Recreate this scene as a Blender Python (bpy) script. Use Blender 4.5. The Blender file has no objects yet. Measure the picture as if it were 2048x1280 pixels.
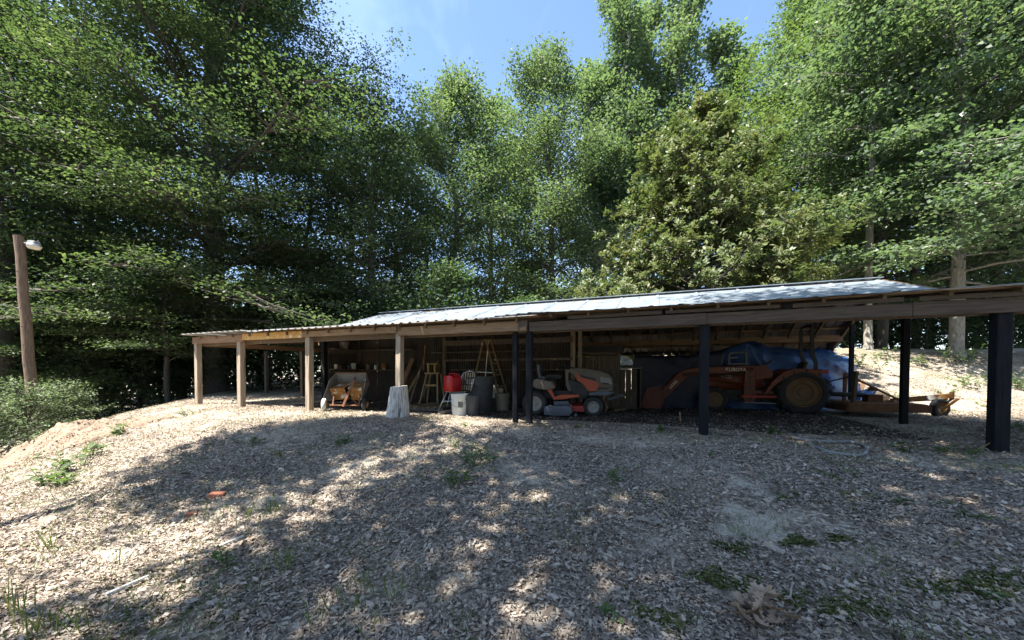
import bpy, math, random
import numpy as np
from mathutils import Vector, Matrix, Euler
R = math.radians
C = bpy.context.scene.collection
sc = bpy.context.scene

# ------------------------------------------------------------------ camera, sky, sun, exposure
EYE = 0.96
cam_d = bpy.data.cameras.new('camera'); cam = bpy.data.objects.new('camera', cam_d); C.objects.link(cam)
cam.location = (0, 0, EYE)
cam.rotation_euler = (R(90 - 1.3), R(0.0), 0)
cam_d.sensor_width = 36; cam_d.lens = 744 / 2048 * 36
cam_d.shift_y = (761 - 640) / 2048
cam_d.clip_start = 0.05; cam_d.clip_end = 600
sc.camera = cam

SUN_EL, SUN_DIR = 62.0, Vector((-0.887, -0.46, 0)).normalized()
w = bpy.data.worlds.new('World'); sc.world = w; w.use_nodes = True
nt = w.node_tree; bgn = nt.nodes['Background']
sky = nt.nodes.new('ShaderNodeTexSky'); sky.sky_type = 'NISHITA'; sky.sun_disc = False
sky.sun_elevation = R(SUN_EL); sky.sun_rotation = math.atan2(SUN_DIR.x, SUN_DIR.y)
sky.altitude = 100; sky.air_density = 1.0; sky.dust_density = 0.6; sky.ozone_density = 3.6
# thin cirrus, the same all round the sky
tc = nt.nodes.new('ShaderNodeTexCoord'); mp = nt.nodes.new('ShaderNodeMapping')
mp.inputs['Rotation'].default_value = (0.5, 0.35, 0.6); mp.inputs['Scale'].default_value = (2.6, 0.8, 1.6)
nz = nt.nodes.new('ShaderNodeTexNoise'); nz.inputs['Scale'].default_value = 1.5; nz.inputs['Detail'].default_value = 7
nz.inputs['Distortion'].default_value = 0.9
rp = nt.nodes.new('ShaderNodeValToRGB'); rp.color_ramp.elements[0].position = .50; rp.color_ramp.elements[1].position = 1.0
rp.color_ramp.elements[1].color = (.32, .32, .32, 1)
mx = nt.nodes.new('ShaderNodeMix'); mx.data_type = 'RGBA'; mx.inputs['B'].default_value = (7.5, 8.3, 9.5, 1)
nt.links.new(tc.outputs['Generated'], mp.inputs['Vector']); nt.links.new(mp.outputs['Vector'], nz.inputs['Vector'])
nt.links.new(nz.outputs['Fac'], rp.inputs['Fac']); nt.links.new(rp.outputs['Color'], mx.inputs['Factor'])
nt.links.new(sky.outputs['Color'], mx.inputs['A']); nt.links.new(mx.outputs['Result'], bgn.inputs['Color'])
bgn.inputs['Strength'].default_value = 0.108
sun_d = bpy.data.lights.new('sun', 'SUN'); sun = bpy.data.objects.new('sun', sun_d); C.objects.link(sun)
sun_d.energy = 5.0; sun_d.angle = R(0.53); sun_d.color = (1, .95, .86)
to_sun = SUN_DIR * math.cos(R(SUN_EL)) + Vector((0, 0, math.sin(R(SUN_EL))))
sun.rotation_euler = to_sun.to_track_quat('Z', 'Y').to_euler()
sc.view_settings.view_transform = 'Standard'; sc.view_settings.look = 'None'
sc.view_settings.exposure = 1.88; sc.view_settings.gamma = 1
sc.render.engine = 'CYCLES'
sc.cycles.max_bounces = 7; sc.cycles.diffuse_bounces = 3; sc.cycles.transmission_bounces = 4
sc.cycles.use_denoising = True
sc.cycles.sample_clamp_indirect = 4

# ------------------------------------------------------------------ materials
def mat(name, c1, c2=None, scale=6, stretch=(1, 1, 1), rough=.7, metal=0, bump=.2, bscale=None, c3=None, scale3=2, w3=(.52, .66), spec=.4, detail=6):
    m = bpy.data.materials.new(name); m.use_nodes = True
    t = m.node_tree; b = t.nodes['Principled BSDF']
    b.inputs['Roughness'].default_value = rough; b.inputs['Metallic'].default_value = metal
    b.inputs['Specular IOR Level'].default_value = spec
    co = t.nodes.new('ShaderNodeTexCoord'); mpn = t.nodes.new('ShaderNodeMapping'); mpn.inputs['Scale'].default_value = stretch
    t.links.new(co.outputs['Object'], mpn.inputs['Vector'])
    n = t.nodes.new('ShaderNodeTexNoise'); n.inputs['Scale'].default_value = scale; n.inputs['Detail'].default_value = detail
    t.links.new(mpn.outputs['Vector'], n.inputs['Vector'])
    r = t.nodes.new('ShaderNodeValToRGB'); r.color_ramp.elements[0].position = .3; r.color_ramp.elements[1].position = .72
    r.color_ramp.elements[0].color = (*c1, 1); r.color_ramp.elements[1].color = (*(c2 or [x * 1.25 for x in c1]), 1)
    t.links.new(n.outputs['Fac'], r.inputs['Fac'])
    col = r.outputs['Color']
    if c3:
        n3 = t.nodes.new('ShaderNodeTexNoise'); n3.inputs['Scale'].default_value = scale3; n3.inputs['Detail'].default_value = 8
        t.links.new(mpn.outputs['Vector'], n3.inputs['Vector'])
        r3 = t.nodes.new('ShaderNodeValToRGB'); r3.color_ramp.elements[0].position, r3.color_ramp.elements[1].position = w3
        t.links.new(n3.outputs['Fac'], r3.inputs['Fac'])
        mm = t.nodes.new('ShaderNodeMix'); mm.data_type = 'RGBA'; mm.inputs['B'].default_value = (*c3, 1)
        t.links.new(r3.outputs['Color'], mm.inputs['Factor']); t.links.new(col, mm.inputs['A']); col = mm.outputs['Result']
    t.links.new(col, b.inputs['Base Color'])
    if bump:
        bp = t.nodes.new('ShaderNodeBump'); bp.inputs['Strength'].default_value = bump; bp.inputs['Distance'].default_value = .02
        if bscale:
            n2 = t.nodes.new('ShaderNodeTexNoise'); n2.inputs['Scale'].default_value = bscale; n2.inputs['Detail'].default_value = 8
            t.links.new(mpn.outputs['Vector'], n2.inputs['Vector']); t.links.new(n2.outputs['Fac'], bp.inputs['Height'])
        else:
            t.links.new(n.outputs['Fac'], bp.inputs['Height'])
        t.links.new(bp.outputs['Normal'], b.inputs['Normal'])
    return m

def leaf_mat(name, cols, trans=.35, tcol=None, rough=.55, spec=.4):
    """colour per leaf from the face attribute rnd"""
    m = bpy.data.materials.new(name); m.use_nodes = True
    t = m.node_tree; b = t.nodes['Principled BSDF']; out = t.nodes['Material Output']
    a = t.nodes.new('ShaderNodeAttribute'); a.attribute_name = 'rnd'
    r = t.nodes.new('ShaderNodeValToRGB'); e = r.color_ramp.elements
    for i, c in enumerate(cols):
        el = e[i] if i < 2 else e.new(1)
        el.position = i / (len(cols) - 1)
    for i, c in enumerate(cols):
        e[i].position = i / (len(cols) - 1); e[i].color = (*c, 1)
    t.links.new(a.outputs['Fac'], r.inputs['Fac']); t.links.new(r.outputs['Color'], b.inputs['Base Color'])
    b.inputs['Roughness'].default_value = rough; b.inputs['Specular IOR Level'].default_value = spec
    if trans:
        tr = t.nodes.new('ShaderNodeBsdfTranslucent'); mu = t.nodes.new('ShaderNodeMix'); mu.data_type = 'RGBA'; mu.blend_type = 'MULTIPLY'
        mu.inputs['Factor'].default_value = 1; mu.inputs['B'].default_value = (*(tcol or (1.25, 1.4, .75)), 1)
        t.links.new(r.outputs['Color'], mu.inputs['A']); t.links.new(mu.outputs['Result'], tr.inputs['Color'])
        ms = t.nodes.new('ShaderNodeMixShader'); ms.inputs['Fac'].default_value = trans
        t.links.new(b.outputs['BSDF'], ms.inputs[1]); t.links.new(tr.outputs['BSDF'], ms.inputs[2]); t.links.new(ms.outputs['Shader'], out.inputs['Surface'])
    return m

M = {}
M['wood_x'] = mat('bare_pine_beam', (.20, .125, .066), (.33, .22, .125), 5, (.6, 9, 9), .75, bump=.3, c3=(.08, .05, .03), scale3=3, w3=(.6, .75))
M['wood_shade'] = mat('shaded_brown_beam', (.062, .045, .031), (.125, .094, .066), 5, (.6, 9, 9), .8, bump=.35, c3=(.05, .033, .022), scale3=3, w3=(.6, .75))  # shade on the right-hand beams and eave boards put into the wood colour
M['wood_red'] = mat('reddish_board', (.20, .115, .065), (.31, .19, .11), 5, (.6, 9, 9), .75, bump=.3)
M['wood_yellow'] = mat('yellow_stained_board', (.50, .25, .05), (.58, .36, .12), 4, (2.2, 3, 3), .7, bump=.2, c3=(.62, .52, .36), scale3=3, w3=(.55, .62))
M['wood_z'] = mat('grey_post', (.26, .20, .145), (.42, .35, .27), 5, (9, 9, .6), .8, bump=.35, c3=(.16, .11, .07), scale3=2)
M['wood_y'] = mat('rafter_wood', (.10, .068, .043), (.20, .145, .095), 5, (9, .7, 9), .8, bump=.3)
M['black_post'] = mat('black_painted_post', (.006, .007, .009), (.014, .016, .020), 4, (9, 9, .8), .75, bump=.5, c3=(.035, .03, .026), scale3=3, w3=(.62, .8), spec=.2)
M['old_wood'] = mat('weathered_timber', (.075, .056, .04), (.17, .135, .10), 6, (5, 5, 1.2), .85, bump=.4)
M['stump'] = mat('bleached_stump', (.30, .27, .24), (.74, .71, .66), 7, (5, 5, .9), .9, bump=1.0, c3=(.12, .10, .09), scale3=4, w3=(.58, .68))
M['galv'] = mat('galvanised_sheet', (.23, .27, .31), (.32, .365, .41), 2.2, (1.4, .6, 1), .45, .45, .03, c3=(.34, .17, .09), scale3=1.6, w3=(.68, .8))
M['galv_old'] = mat('weathered_galvanised_sheet', (.30, .295, .285), (.46, .45, .43), 4, (1, 1, .5), .55, .35, .05, c3=(.20, .10, .05), scale3=1.5, w3=(.56, .75))
M['wall_tin'] = mat('shade_darkened_wall_tin', (.03, .024, .02), (.075, .064, .055), 4, (1, 1, .5), .6, .25, .05, c3=(.10, .05, .028), scale3=1.5, w3=(.5, .75))  # wall tin coloured darker to carry the shade inside the bays
M['floor_in_shade'] = mat('shade_darkened_floor', (.028, .022, .018), (.075, .058, .046), 16, rough=.95, bump=.7, bscale=30, spec=.1)  # dirt sheet added over the ground, interior shade painted into its colour
M['galv_under'] = mat('old_ribbed_tin', (.12, .11, .10), (.22, .205, .19), 4, (1, .5, 1), .5, .4, .05, c3=(.25, .12, .06), scale3=2, w3=(.6, .8))
M['rust'] = mat('rusty_steel', (.20, .082, .022), (.34, .175, .05), 9, (1, 1, 1), .8, .1, .3, c3=(.55, .53, .48), scale3=6, w3=(.56, .63))
M['rust_dark'] = mat('dark_rust', (.12, .055, .03), (.22, .10, .05), 9, rough=.85, bump=.3)
M['tub_grey'] = mat('grey_tub_paint', (.14, .13, .115), (.22, .205, .18), 6, rough=.6, bump=.1, c3=(.22, .13, .06), scale3=4, w3=(.6, .75))
M['rubber'] = mat('tyre_rubber', (.018, .018, .019), (.04, .039, .038), 8, rough=.8, bump=.2)
M['grey_tyre'] = mat('weathered_pale_tyre', (.46, .46, .43), (.60, .60, .56), 8, rough=.85, bump=.2)
M['orange'] = mat('tractor_orange_paint', (.11, .018, .005), (.165, .030, .007), 3, rough=.42, bump=.02, c3=(.16, .05, .03), scale3=5, w3=(.6, .8))
M['mower_orange'] = mat('mower_orange_plastic', (.36, .065, .026), (.44, .09, .036), 3, rough=.5, bump=.02, c3=(.24, .12, .07), scale3=5, w3=(.58, .8))
M['mower_tan'] = mat('dusty_tan_plastic', (.12, .10, .072), (.17, .145, .108), 4, rough=.6, bump=.03)
M['mower_grey'] = mat('grey_plastic', (.085, .095, .11), (.13, .14, .16), 4, rough=.6, bump=.03)
M['black'] = mat('black_plastic', (.012, .012, .012), (.03, .03, .03), 6, rough=.5, bump=.05)
M['red_deck'] = mat('red_deck_paint', (.30, .02, .02), (.38, .04, .03), 6, rough=.5, bump=.05)
M['rim_tan'] = mat('dull_tan_wheel', (.12, .066, .028), (.175, .10, .046), 5, rough=.6, bump=.05)
M['rim_grey'] = mat('pale_wheel', (.22, .205, .175), (.29, .275, .235), 5, rough=.5, bump=.05)
M['red_can'] = mat('red_fuel_plastic', (.40, .006, .010), (.50, .011, .014), 3, rough=.4, bump=.03)
M['white_plastic'] = mat('white_bucket_plastic', (.62, .62, .56), (.76, .76, .70), 5, rough=.5, bump=.03, c3=(.42, .40, .33), scale3=6, w3=(.6, .75))
M['grey_bucket'] = mat('dark_grey_plastic', (.05, .053, .058), (.075, .078, .085), 5, rough=.4, bump=.03)
M['bin_grey'] = mat('grey_bin_plastic', (.05, .052, .053), (.075, .078, .078), 5, rough=.6, bump=.04)
M['tan_plastic'] = mat('tan_bucket_plastic', (.19, .16, .10), (.25, .21, .145), 5, rough=.55, bump=.03)
M['chrome'] = mat('dull_metal_tube', (.5, .5, .48), (.62, .62, .6), 5, rough=.4, metal=.6, bump=.02)
M['strap'] = mat('brown_web_strap', (.33, .25, .16), (.42, .33, .23), 8, rough=.8, bump=.1)
M['ladder'] = mat('yellow_ladder_wood', (.20, .135, .05), (.29, .205, .09), 5, (8, 8, 1), .6, bump=.1)
M['tarp'] = mat('blue_tarpaulin', (.016, .055, .16), (.028, .082, .23), 3, rough=.42, bump=.25, bscale=5, c3=(.08, .145, .26), scale3=1.3, w3=(.55, .75))
M['navy'] = mat('navy_tarpaulin', (.004, .008, .026), (.007, .013, .04), 3, rough=.5, bump=.25, bscale=4)
M['hose'] = mat('grey_hose', (.19, .195, .19), (.27, .275, .265), 6, rough=.5, bump=.05)
M['pole'] = mat('old_utility_pole', (.105, .068, .046), (.215, .15, .105), 6, (9, 9, .7), .9, bump=.7)
M['brick'] = mat('broken_red_brick', (.36, .13, .075), (.46, .19, .12), 8, rough=.9, bump=.3)
M['pipe'] = mat('white_pipe', (.52, .50, .46), (.66, .64, .59), 6, rough=.5, bump=.05)
M['stick'] = mat('dry_stick', (.22, .18, .14), (.38, .33, .28), 9, rough=.9, bump=.3)
M['bark'] = mat('grey_bark', (.05, .044, .037), (.125, .11, .093), 5, (6, 6, 1.2), .95, bump=.8)
M['bark_light'] = mat('pale_bark', (.17, .155, .135), (.36, .335, .30), 4, (5, 5, 1.4), .95, bump=.6)
M['lamp_metal'] = mat('aluminium_lamp', (.42, .45, .50), (.55, .58, .62), 6, rough=.35, metal=.7, bump=.02)
M['lamp_lens'] = mat('cream_lamp_lens', (.60, .54, .42), (.70, .64, .52), 6, rough=.3, bump=.02)
M['lettering'] = mat('white_lettering', (.75, .73, .66), rough=.6, bump=0)
M['smudge'] = mat('dark_label_print', (.10, .11, .10), (.2, .2, .18), 30, rough=.7, bump=0)
M['shingle'] = mat('tar_paper', (.06, .055, .05), (.12, .11, .10), 9, rough=.9, bump=.3)
M['dirt'] = mat('red_dirt', (.16, .11, .075), (.32, .24, .175), 9, rough=.95, bump=.8, bscale=22)

M['lf_beech'] = leaf_mat('beech_leaf', [(0.041, 0.066, 0.034), (0.066, 0.099, 0.045), (0.122, 0.156, 0.070)], 0.446)
M['lf_dark'] = leaf_mat('dark_leaf', [(0.043, 0.068, 0.041), (0.066, 0.099, 0.054), (0.096, 0.133, 0.068)], 0.446)
M['lf_oak'] = leaf_mat('oak_leaf', [(0.085, 0.124, 0.070), (0.119, 0.164, 0.088), (0.164, 0.209, 0.113)], 0.460)
M['lf_poplar'] = leaf_mat('poplar_leaf', [(0.085, 0.127, 0.075), (0.119, 0.167, 0.095), (0.158, 0.203, 0.113)], 0.468)
M['lf_hick'] = leaf_mat('hickory_leaf', [(0.085, 0.133, 0.047), (0.119, 0.172, 0.059), (0.158, 0.209, 0.075)], .40)
M['lf_gum'] = leaf_mat('sweetgum_leaf', [(0.079, 0.122, 0.075), (0.113, 0.160, 0.097), (0.164, 0.209, 0.130)], 0.448, rough=.42)
M['lf_mag'] = leaf_mat('magnolia_leaf', [(0.078, 0.108, 0.045), (0.112, 0.143, 0.058), (0.150, 0.178, 0.075), (0.150, 0.145, 0.070)], .36, rough=.5, spec=.45)
M['lf_shrub'] = leaf_mat('shrub_leaf', [(0.062, 0.102, 0.051), (0.090, 0.136, 0.063), (0.124, 0.169, 0.079)], .36)
M['lf_weed'] = leaf_mat('weed_leaf', [(.07, .115, .04), (.10, .155, .05), (.14, .19, .07)], .35)
M['lf_holly'] = leaf_mat('grey_green_leaf', [(.09, .125, .06), (.14, .185, .10), (.19, .235, .14)], .3)
M['grass'] = leaf_mat('grass_blade', [(.09, .14, .04), (.14, .19, .05), (.22, .22, .09)], .3)
M['litter'] = leaf_mat('dead_leaf', [(.092, .070, .053), (.19, .152, .122), (.32, .268, .216), (.50, .44, .368), (.36, .25, .165)], .08, (1.2, 1, .8), .8, .2)
M['bigleaf'] = mat('curled_dead_leaf', (.28, .20, .14), (.44, .34, .25), 8, rough=.8, bump=.3)

def ground_mat():
    m = bpy.data.materials.new('leafy_sandy_ground'); m.use_nodes = True
    t = m.node_tree; b = t.nodes['Principled BSDF']; b.inputs['Roughness'].default_value = .95; b.inputs['Specular IOR Level'].default_value = .15
    N = t.nodes.new; Lk = t.links.new
    co = N('ShaderNodeTexCoord').outputs['Object']
    def noise(s, d=6, dist=0):
        n = N('ShaderNodeTexNoise'); n.inputs['Scale'].default_value = s; n.inputs['Detail'].default_value = d; n.inputs['Distortion'].default_value = dist
        Lk(co, n.inputs['Vector']); return n.outputs['Fac']
    def ramp(src, stops):
        r = N('ShaderNodeValToRGB'); e = r.color_ramp.elements
        for i in range(len(stops) - 2): e.new(.5)
        for i, (p, c) in enumerate(stops): e[i].position = p; e[i].color = (*c, 1) if hasattr(c, '__len__') else (c, c, c, 1)
        Lk(src, r.inputs['Fac']); return r.outputs['Color']
    def mix(f, a, bb):
        x = N('ShaderNodeMix'); x.data_type = 'RGBA'
        Lk(f, x.inputs['Factor']); Lk(a, x.inputs['A']); Lk(bb, x.inputs['B']); return x.outputs['Result']
    # warp so the leaf cells are not round
    va = N('ShaderNodeVectorMath'); va.operation = 'ADD'; nn = N('ShaderNodeTexNoise'); nn.inputs['Scale'].default_value = 9; Lk(co, nn.inputs['Vector'])
    vs = N('ShaderNodeVectorMath'); vs.operation = 'SCALE'; vs.inputs['Scale'].default_value = .09; Lk(nn.outputs['Color'], vs.inputs[0])
    Lk(co, va.inputs[0]); Lk(vs.outputs[0], va.inputs[1])
    v = N('ShaderNodeTexVoronoi'); v.inputs['Scale'].default_value = 42; Lk(va.outputs[0], v.inputs['Vector'])
    sep = N('ShaderNodeSeparateColor'); Lk(v.outputs['Color'], sep.inputs['Color'])
    leaf = ramp(sep.outputs['Red'], [(0, (.095, .072, .055)), (.35, (.205, .163, .128)), (.7, (.345, .288, .228)), (1, (.53, .468, .385))])
    sand = ramp(noise(14, 8), [(.3, (.40, .34, .265)), (.7, (.60, .535, .435))])
    mask = ramp(noise(.8, 9, .4), [(.44, 0), (.62, .95)])
    c = mix(mask, leaf, sand)
    green = ramp(noise(40, 4), [(.3, (.06, .085, .025)), (.7, (.13, .17, .05))])
    gm = ramp(noise(.42, 10, .8), [(.56, 0), (.72, .65)])
    c = mix(gm, c, green)
    Lk(c, b.inputs['Base Color'])
    bp = N('ShaderNodeBump'); bp.inputs['Strength'].default_value = .8; bp.inputs['Distance'].default_value = .03
    ad = N('ShaderNodeMath'); ad.operation = 'ADD'; Lk(v.outputs['Distance'], ad.inputs[0]); Lk(noise(45, 6), ad.inputs[1])
    Lk(ad.outputs[0], bp.inputs['Height']); Lk(bp.outputs['Normal'], b.inputs['Normal'])
    return m
M['ground'] = ground_mat()

# ------------------------------------------------------------------ helpers
def props(o, label=None, cat=None, group=None, kind=None):
    if label: o['label'] = label
    if cat: o['category'] = cat
    if group: o['group'] = group
    if kind: o['kind'] = kind
    return o
def thing(name, label, cat, loc=(0, 0, 0), rz=0, group=None, scale=1):
    o = bpy.data.objects.new(name, None); C.objects.link(o); o.location = loc; o.rotation_euler = (0, 0, rz); o.scale = (scale,) * 3
    o.empty_display_size = .1
    return props(o, label, cat, group)
def copy_tree(o, parent=None):
    c = o.copy(); C.objects.link(c); c.parent = parent
    for ch in o.children: copy_tree(ch, c)
    return c
class MB:
    def __init__(s): s.v = []; s.f = []
    def add(s, vs, fs):
        n = len(s.v); s.v += [tuple(x) for x in vs]; s.f += [tuple(i + n for i in f) for f in fs]; return s
    def box(s, c, d, rot=None, taper=1):
        x, y, z = [k / 2 for k in d]
        vs = [Vector((sx * x * (taper if sz > 0 else 1), sy * y * (taper if sz > 0 else 1), sz * z)) for sz in (-1, 1) for sx, sy in ((-1, -1), (1, -1), (1, 1), (-1, 1))]
        if rot: m = Euler(rot).to_matrix(); vs = [m @ q for q in vs]
        c = Vector(c)
        return s.add([q + c for q in vs], [(0, 3, 2, 1), (4, 5, 6, 7), (0, 1, 5, 4), (1, 2, 6, 5), (2, 3, 7, 6), (3, 0, 4, 7)])
    def bar(s, a, b, wd, ht, up=(0, 0, 1), j=0):
        a, b = Vector(a), Vector(b); d = (b - a).normalized(); up = Vector(up)
        sd = d.cross(up)
        if sd.length < 1e-4: sd = d.cross(Vector((0, 1, 0)))
        sd.normalize(); u = sd.cross(d)
        vs = []
        for q in (a, b):
            for i, k in ((-1, -1), (1, -1), (1, 1), (-1, 1)): vs.append(q + sd * i * wd / 2 + u * k * ht / 2)
        return s.add(vs, [(0, 1, 2, 3), (7, 6, 5, 4), (0, 4, 5, 1), (1, 5, 6, 2), (2, 6, 7, 3), (3, 7, 4, 0)])
    def tube(s, pts, rad, n=8, cap=True):
        pts = [Vector(p) for p in pts]
        if not hasattr(rad, '__len__'): rad = [rad] * len(pts)
        rings = []; ref = None
        for i, p in enumerate(pts):
            d = (pts[min(i + 1, len(pts) - 1)] - pts[max(i - 1, 0)])
            if d.length < 1e-6: d = Vector((0, 0, 1))
            d.normalize()
            if ref is None: ref = d.orthogonal().normalized()
            ref = (ref - d * ref.dot(d)); ref = ref.normalized() if ref.length > 1e-5 else d.orthogonal().normalized()
            bi = d.cross(ref)
            rings.append([p + (ref * math.cos(2 * math.pi * k / n) + bi * math.sin(2 * math.pi * k / n)) * rad[i] for k in range(n)])
        vs = [q for r_ in rings for q in r_]; fs = []
        for i in range(len(pts) - 1):
            for k in range(n): fs.append((i * n + k, i * n + (k + 1) % n, (i + 1) * n + (k + 1) % n, (i + 1) * n + k))
        if cap: fs += [tuple(range(n))[::-1], tuple(range((len(pts) - 1) * n, len(pts) * n))]
        return s.add(vs, fs)
    def lathe(s, prof, n=24, o=(0, 0, 0), axis='z', sq=1):
        """prof: (radius, height) pairs round z (or y: wheel axle)"""
        o = Vector(o); vs = []; fs = []
        for r_, h in prof:
            for k in range(n):
                a = 2 * math.pi * k / n
                q = Vector((r_ * math.cos(a), r_ * math.sin(a) * sq, h)) if axis == 'z' else Vector((r_ * math.cos(a), h, r_ * math.sin(a)))
                vs.append(q + o)
        for i in range(len(prof) - 1):
            for k in range(n): fs.append((i * n + k, i * n + (k + 1) % n, (i + 1) * n + (k + 1) % n, (i + 1) * n + k))
        return s.add(vs, fs)
    def prism(s, out, y0, y1, inset=0, plane='xz'):
        """outline in x,z pushed from y0 to y1; both end faces drawn in by inset over a small bevel"""
        cx = sum(p[0] for p in out) / len(out); cz = sum(p[1] for p in out) / len(out); n = len(out)
        def ring(y, k): return [(cx + (x - cx) * k, y, cz + (z - cz) * k) for x, z in out]
        if inset:
            bw = min(.025, abs(y1 - y0) * .25); sg = 1 if y1 > y0 else -1
            rs = [ring(y0, 1 - inset), ring(y0 + sg * bw, 1), ring(y1 - sg * bw, 1), ring(y1, 1 - inset)]
        else: rs = [ring(y0, 1), ring(y1, 1)]
        vs = [q for r_ in rs for q in r_]; fs = [tuple(range(n)), tuple(range((len(rs) - 1) * n, len(rs) * n))[::-1]]
        for i in range(len(rs) - 1):
            for k in range(n): fs.append((i * n + k, (i + 1) * n + k, (i + 1) * n + (k + 1) % n, i * n + (k + 1) % n))
        return s.add(vs, fs)
    def grid(s, P, close=False):
        nr, ncl = len(P), len(P[0])
        return s.add([q for row in P for q in row], [(i * ncl + j, i * ncl + j + 1, (i + 1) * ncl + j + 1, (i + 1) * ncl + j) for i in range(nr - 1) for j in range(ncl - 1)])
    def build(s, name, m, parent=None, smooth=False, bevel=0):
        me = bpy.data.meshes.new(name); me.from_pydata(s.v, [], s.f); me.update()
        import bmesh
        bm = bmesh.new(); bm.from_mesh(me); bmesh.ops.recalc_face_normals(bm, faces=bm.faces)
        if bevel: bmesh.ops.bevel(bm, geom=list(bm.edges), offset=bevel, segments=1, affect='EDGES', profile=.5)
        bm.to_mesh(me); bm.free()
        if smooth:
            me.polygons.foreach_set('use_smooth', [True] * len(me.polygons))
        me.materials.append(m)
        o = bpy.data.objects.new(name, me); C.objects.link(o); o.parent = parent
        if smooth == 'auto':
            me.set_sharp_from_angle(angle=R(35))
        return o
def share(o, parent, name=None):
    c = bpy.data.objects.new(name or o.name.split('.')[0], o.data); C.objects.link(c); c.parent = parent; return c

# ---- places: px / py are pixels of the photograph, Z is depth in metres
def X(px, Z): return (px - 1024) / 744 * Z
def at(px, py, Z): return Vector((X(px, Z), Z, EYE + (744 - py) / 744 * Z))
CT, ST = .934, .357; P0 = (5.82, 4.44)
def S(t, p, z=0): return Vector((P0[0] - CT * t + ST * p, P0[1] + ST * t + CT * p, z))
def TP(px, p):
    u = (px - 1024) / 744
    return (P0[0] + ST * p - u * (P0[1] + CT * p)) / (CT + u * ST)
SH_ROT = -math.atan2(ST, CT)          # local x runs to the right along the shed, local y to its back
def ss(a): a = np.clip(a, 0, 1); return a * a * (3 - 2 * a)
def gz(x, y):
    x = np.asarray(x, float); y = np.asarray(y, float)
    t = (P0[0] - x) * CT + (y - P0[1]) * ST; p = (x - P0[0]) * ST + (y - P0[1]) * CT
    z = -.52 * ss((-p - .5) / 5.6)
    z = z + .0073 * np.clip(t, 0, 16) * ss((p + 2.5) / 2)
    z = z + (1.9 * ss((y - 8.8) / 7) + .03 * np.clip(y - 15, 0, 40)) * ss((x - 4) / 6)
    dl = (x + 5.3) * -.869 + (y - 3.84) * -.496
    z = z - .36 * np.where(dl > 0, dl * dl / (dl + 1.0), 0) * ss((9 - dl) / 6) - 1.6 * ss((dl - 4) / 6)
    fl = ss((-p - .2) / 1.0) + ss((p - 7.5) / 2)
    z = z + (.028 * np.sin(1.7 * x + .6 * y) + .022 * np.sin(2.3 * y - 1.1 * x + 1) + .012 * np.sin(4.1 * x + 3.3 * y) + .01 * np.sin(6.7 * x - 5.2 * y)) * (.25 + .75 * np.clip(fl, 0, 1))
    return z
def G(px, Z, dz=0): x = X(px, Z); return Vector((x, Z, float(gz(x, Z)) + dz))
def GP(px, py):
    """the ground point seen at a pixel"""
    Z = 4.
    for _ in range(60):
        z = float(gz(X(px, Z), Z)); k = (py - 744) / 744
        Z = .5 * Z + .5 * max(1.2, min(60, (EYE - z) / max(k, .01)))
    return G(px, Z)

# ---- leaf meshes
def leaf_obj(name, Cn, D, Nn, Ln, Wd, m, parent=None, rnd=None, fold=.16, rng=None):
    n = len(Cn)
    D = D / np.linalg.norm(D, axis=1, keepdims=True)
    sd = np.cross(Nn, D); sd /= np.linalg.norm(sd, axis=1, keepdims=True) + 1e-9
    Nn = np.cross(D, sd)
    Ln = np.broadcast_to(Ln, (n,))[:, None]; Wd = np.broadcast_to(Wd, (n,))[:, None]
    V = np.stack([Cn - D * Ln * .5, Cn + sd * Wd * .5 + Nn * fold * Wd, Cn + D * Ln * .5, Cn - sd * Wd * .5 + Nn * fold * Wd], 1).reshape(-1, 3)
    me = bpy.data.meshes.new(name)
    me.vertices.add(4 * n); me.vertices.foreach_set('co', V.astype(np.float32).ravel())
    me.loops.add(4 * n); me.loops.foreach_set('vertex_index', np.arange(4 * n, dtype=np.int32))
    me.polygons.add(n); me.polygons.foreach_set('loop_start', np.arange(0, 4 * n, 4, dtype=np.int32))
    me.update(calc_edges=True)
    a = me.attributes.new('rnd', 'FLOAT', 'FACE')
    if rnd is None: rnd = (rng or np.random.default_rng(1)).random(n)
    a.data.foreach_set('value', np.asarray(rnd, np.float32))
    me.materials.append(m)
    o = bpy.data.objects.new(name, me); C.objects.link(o); o.parent = parent
    return o
def unit(a): return a / (np.linalg.norm(a, axis=-1, keepdims=True) + 1e-9)

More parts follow.
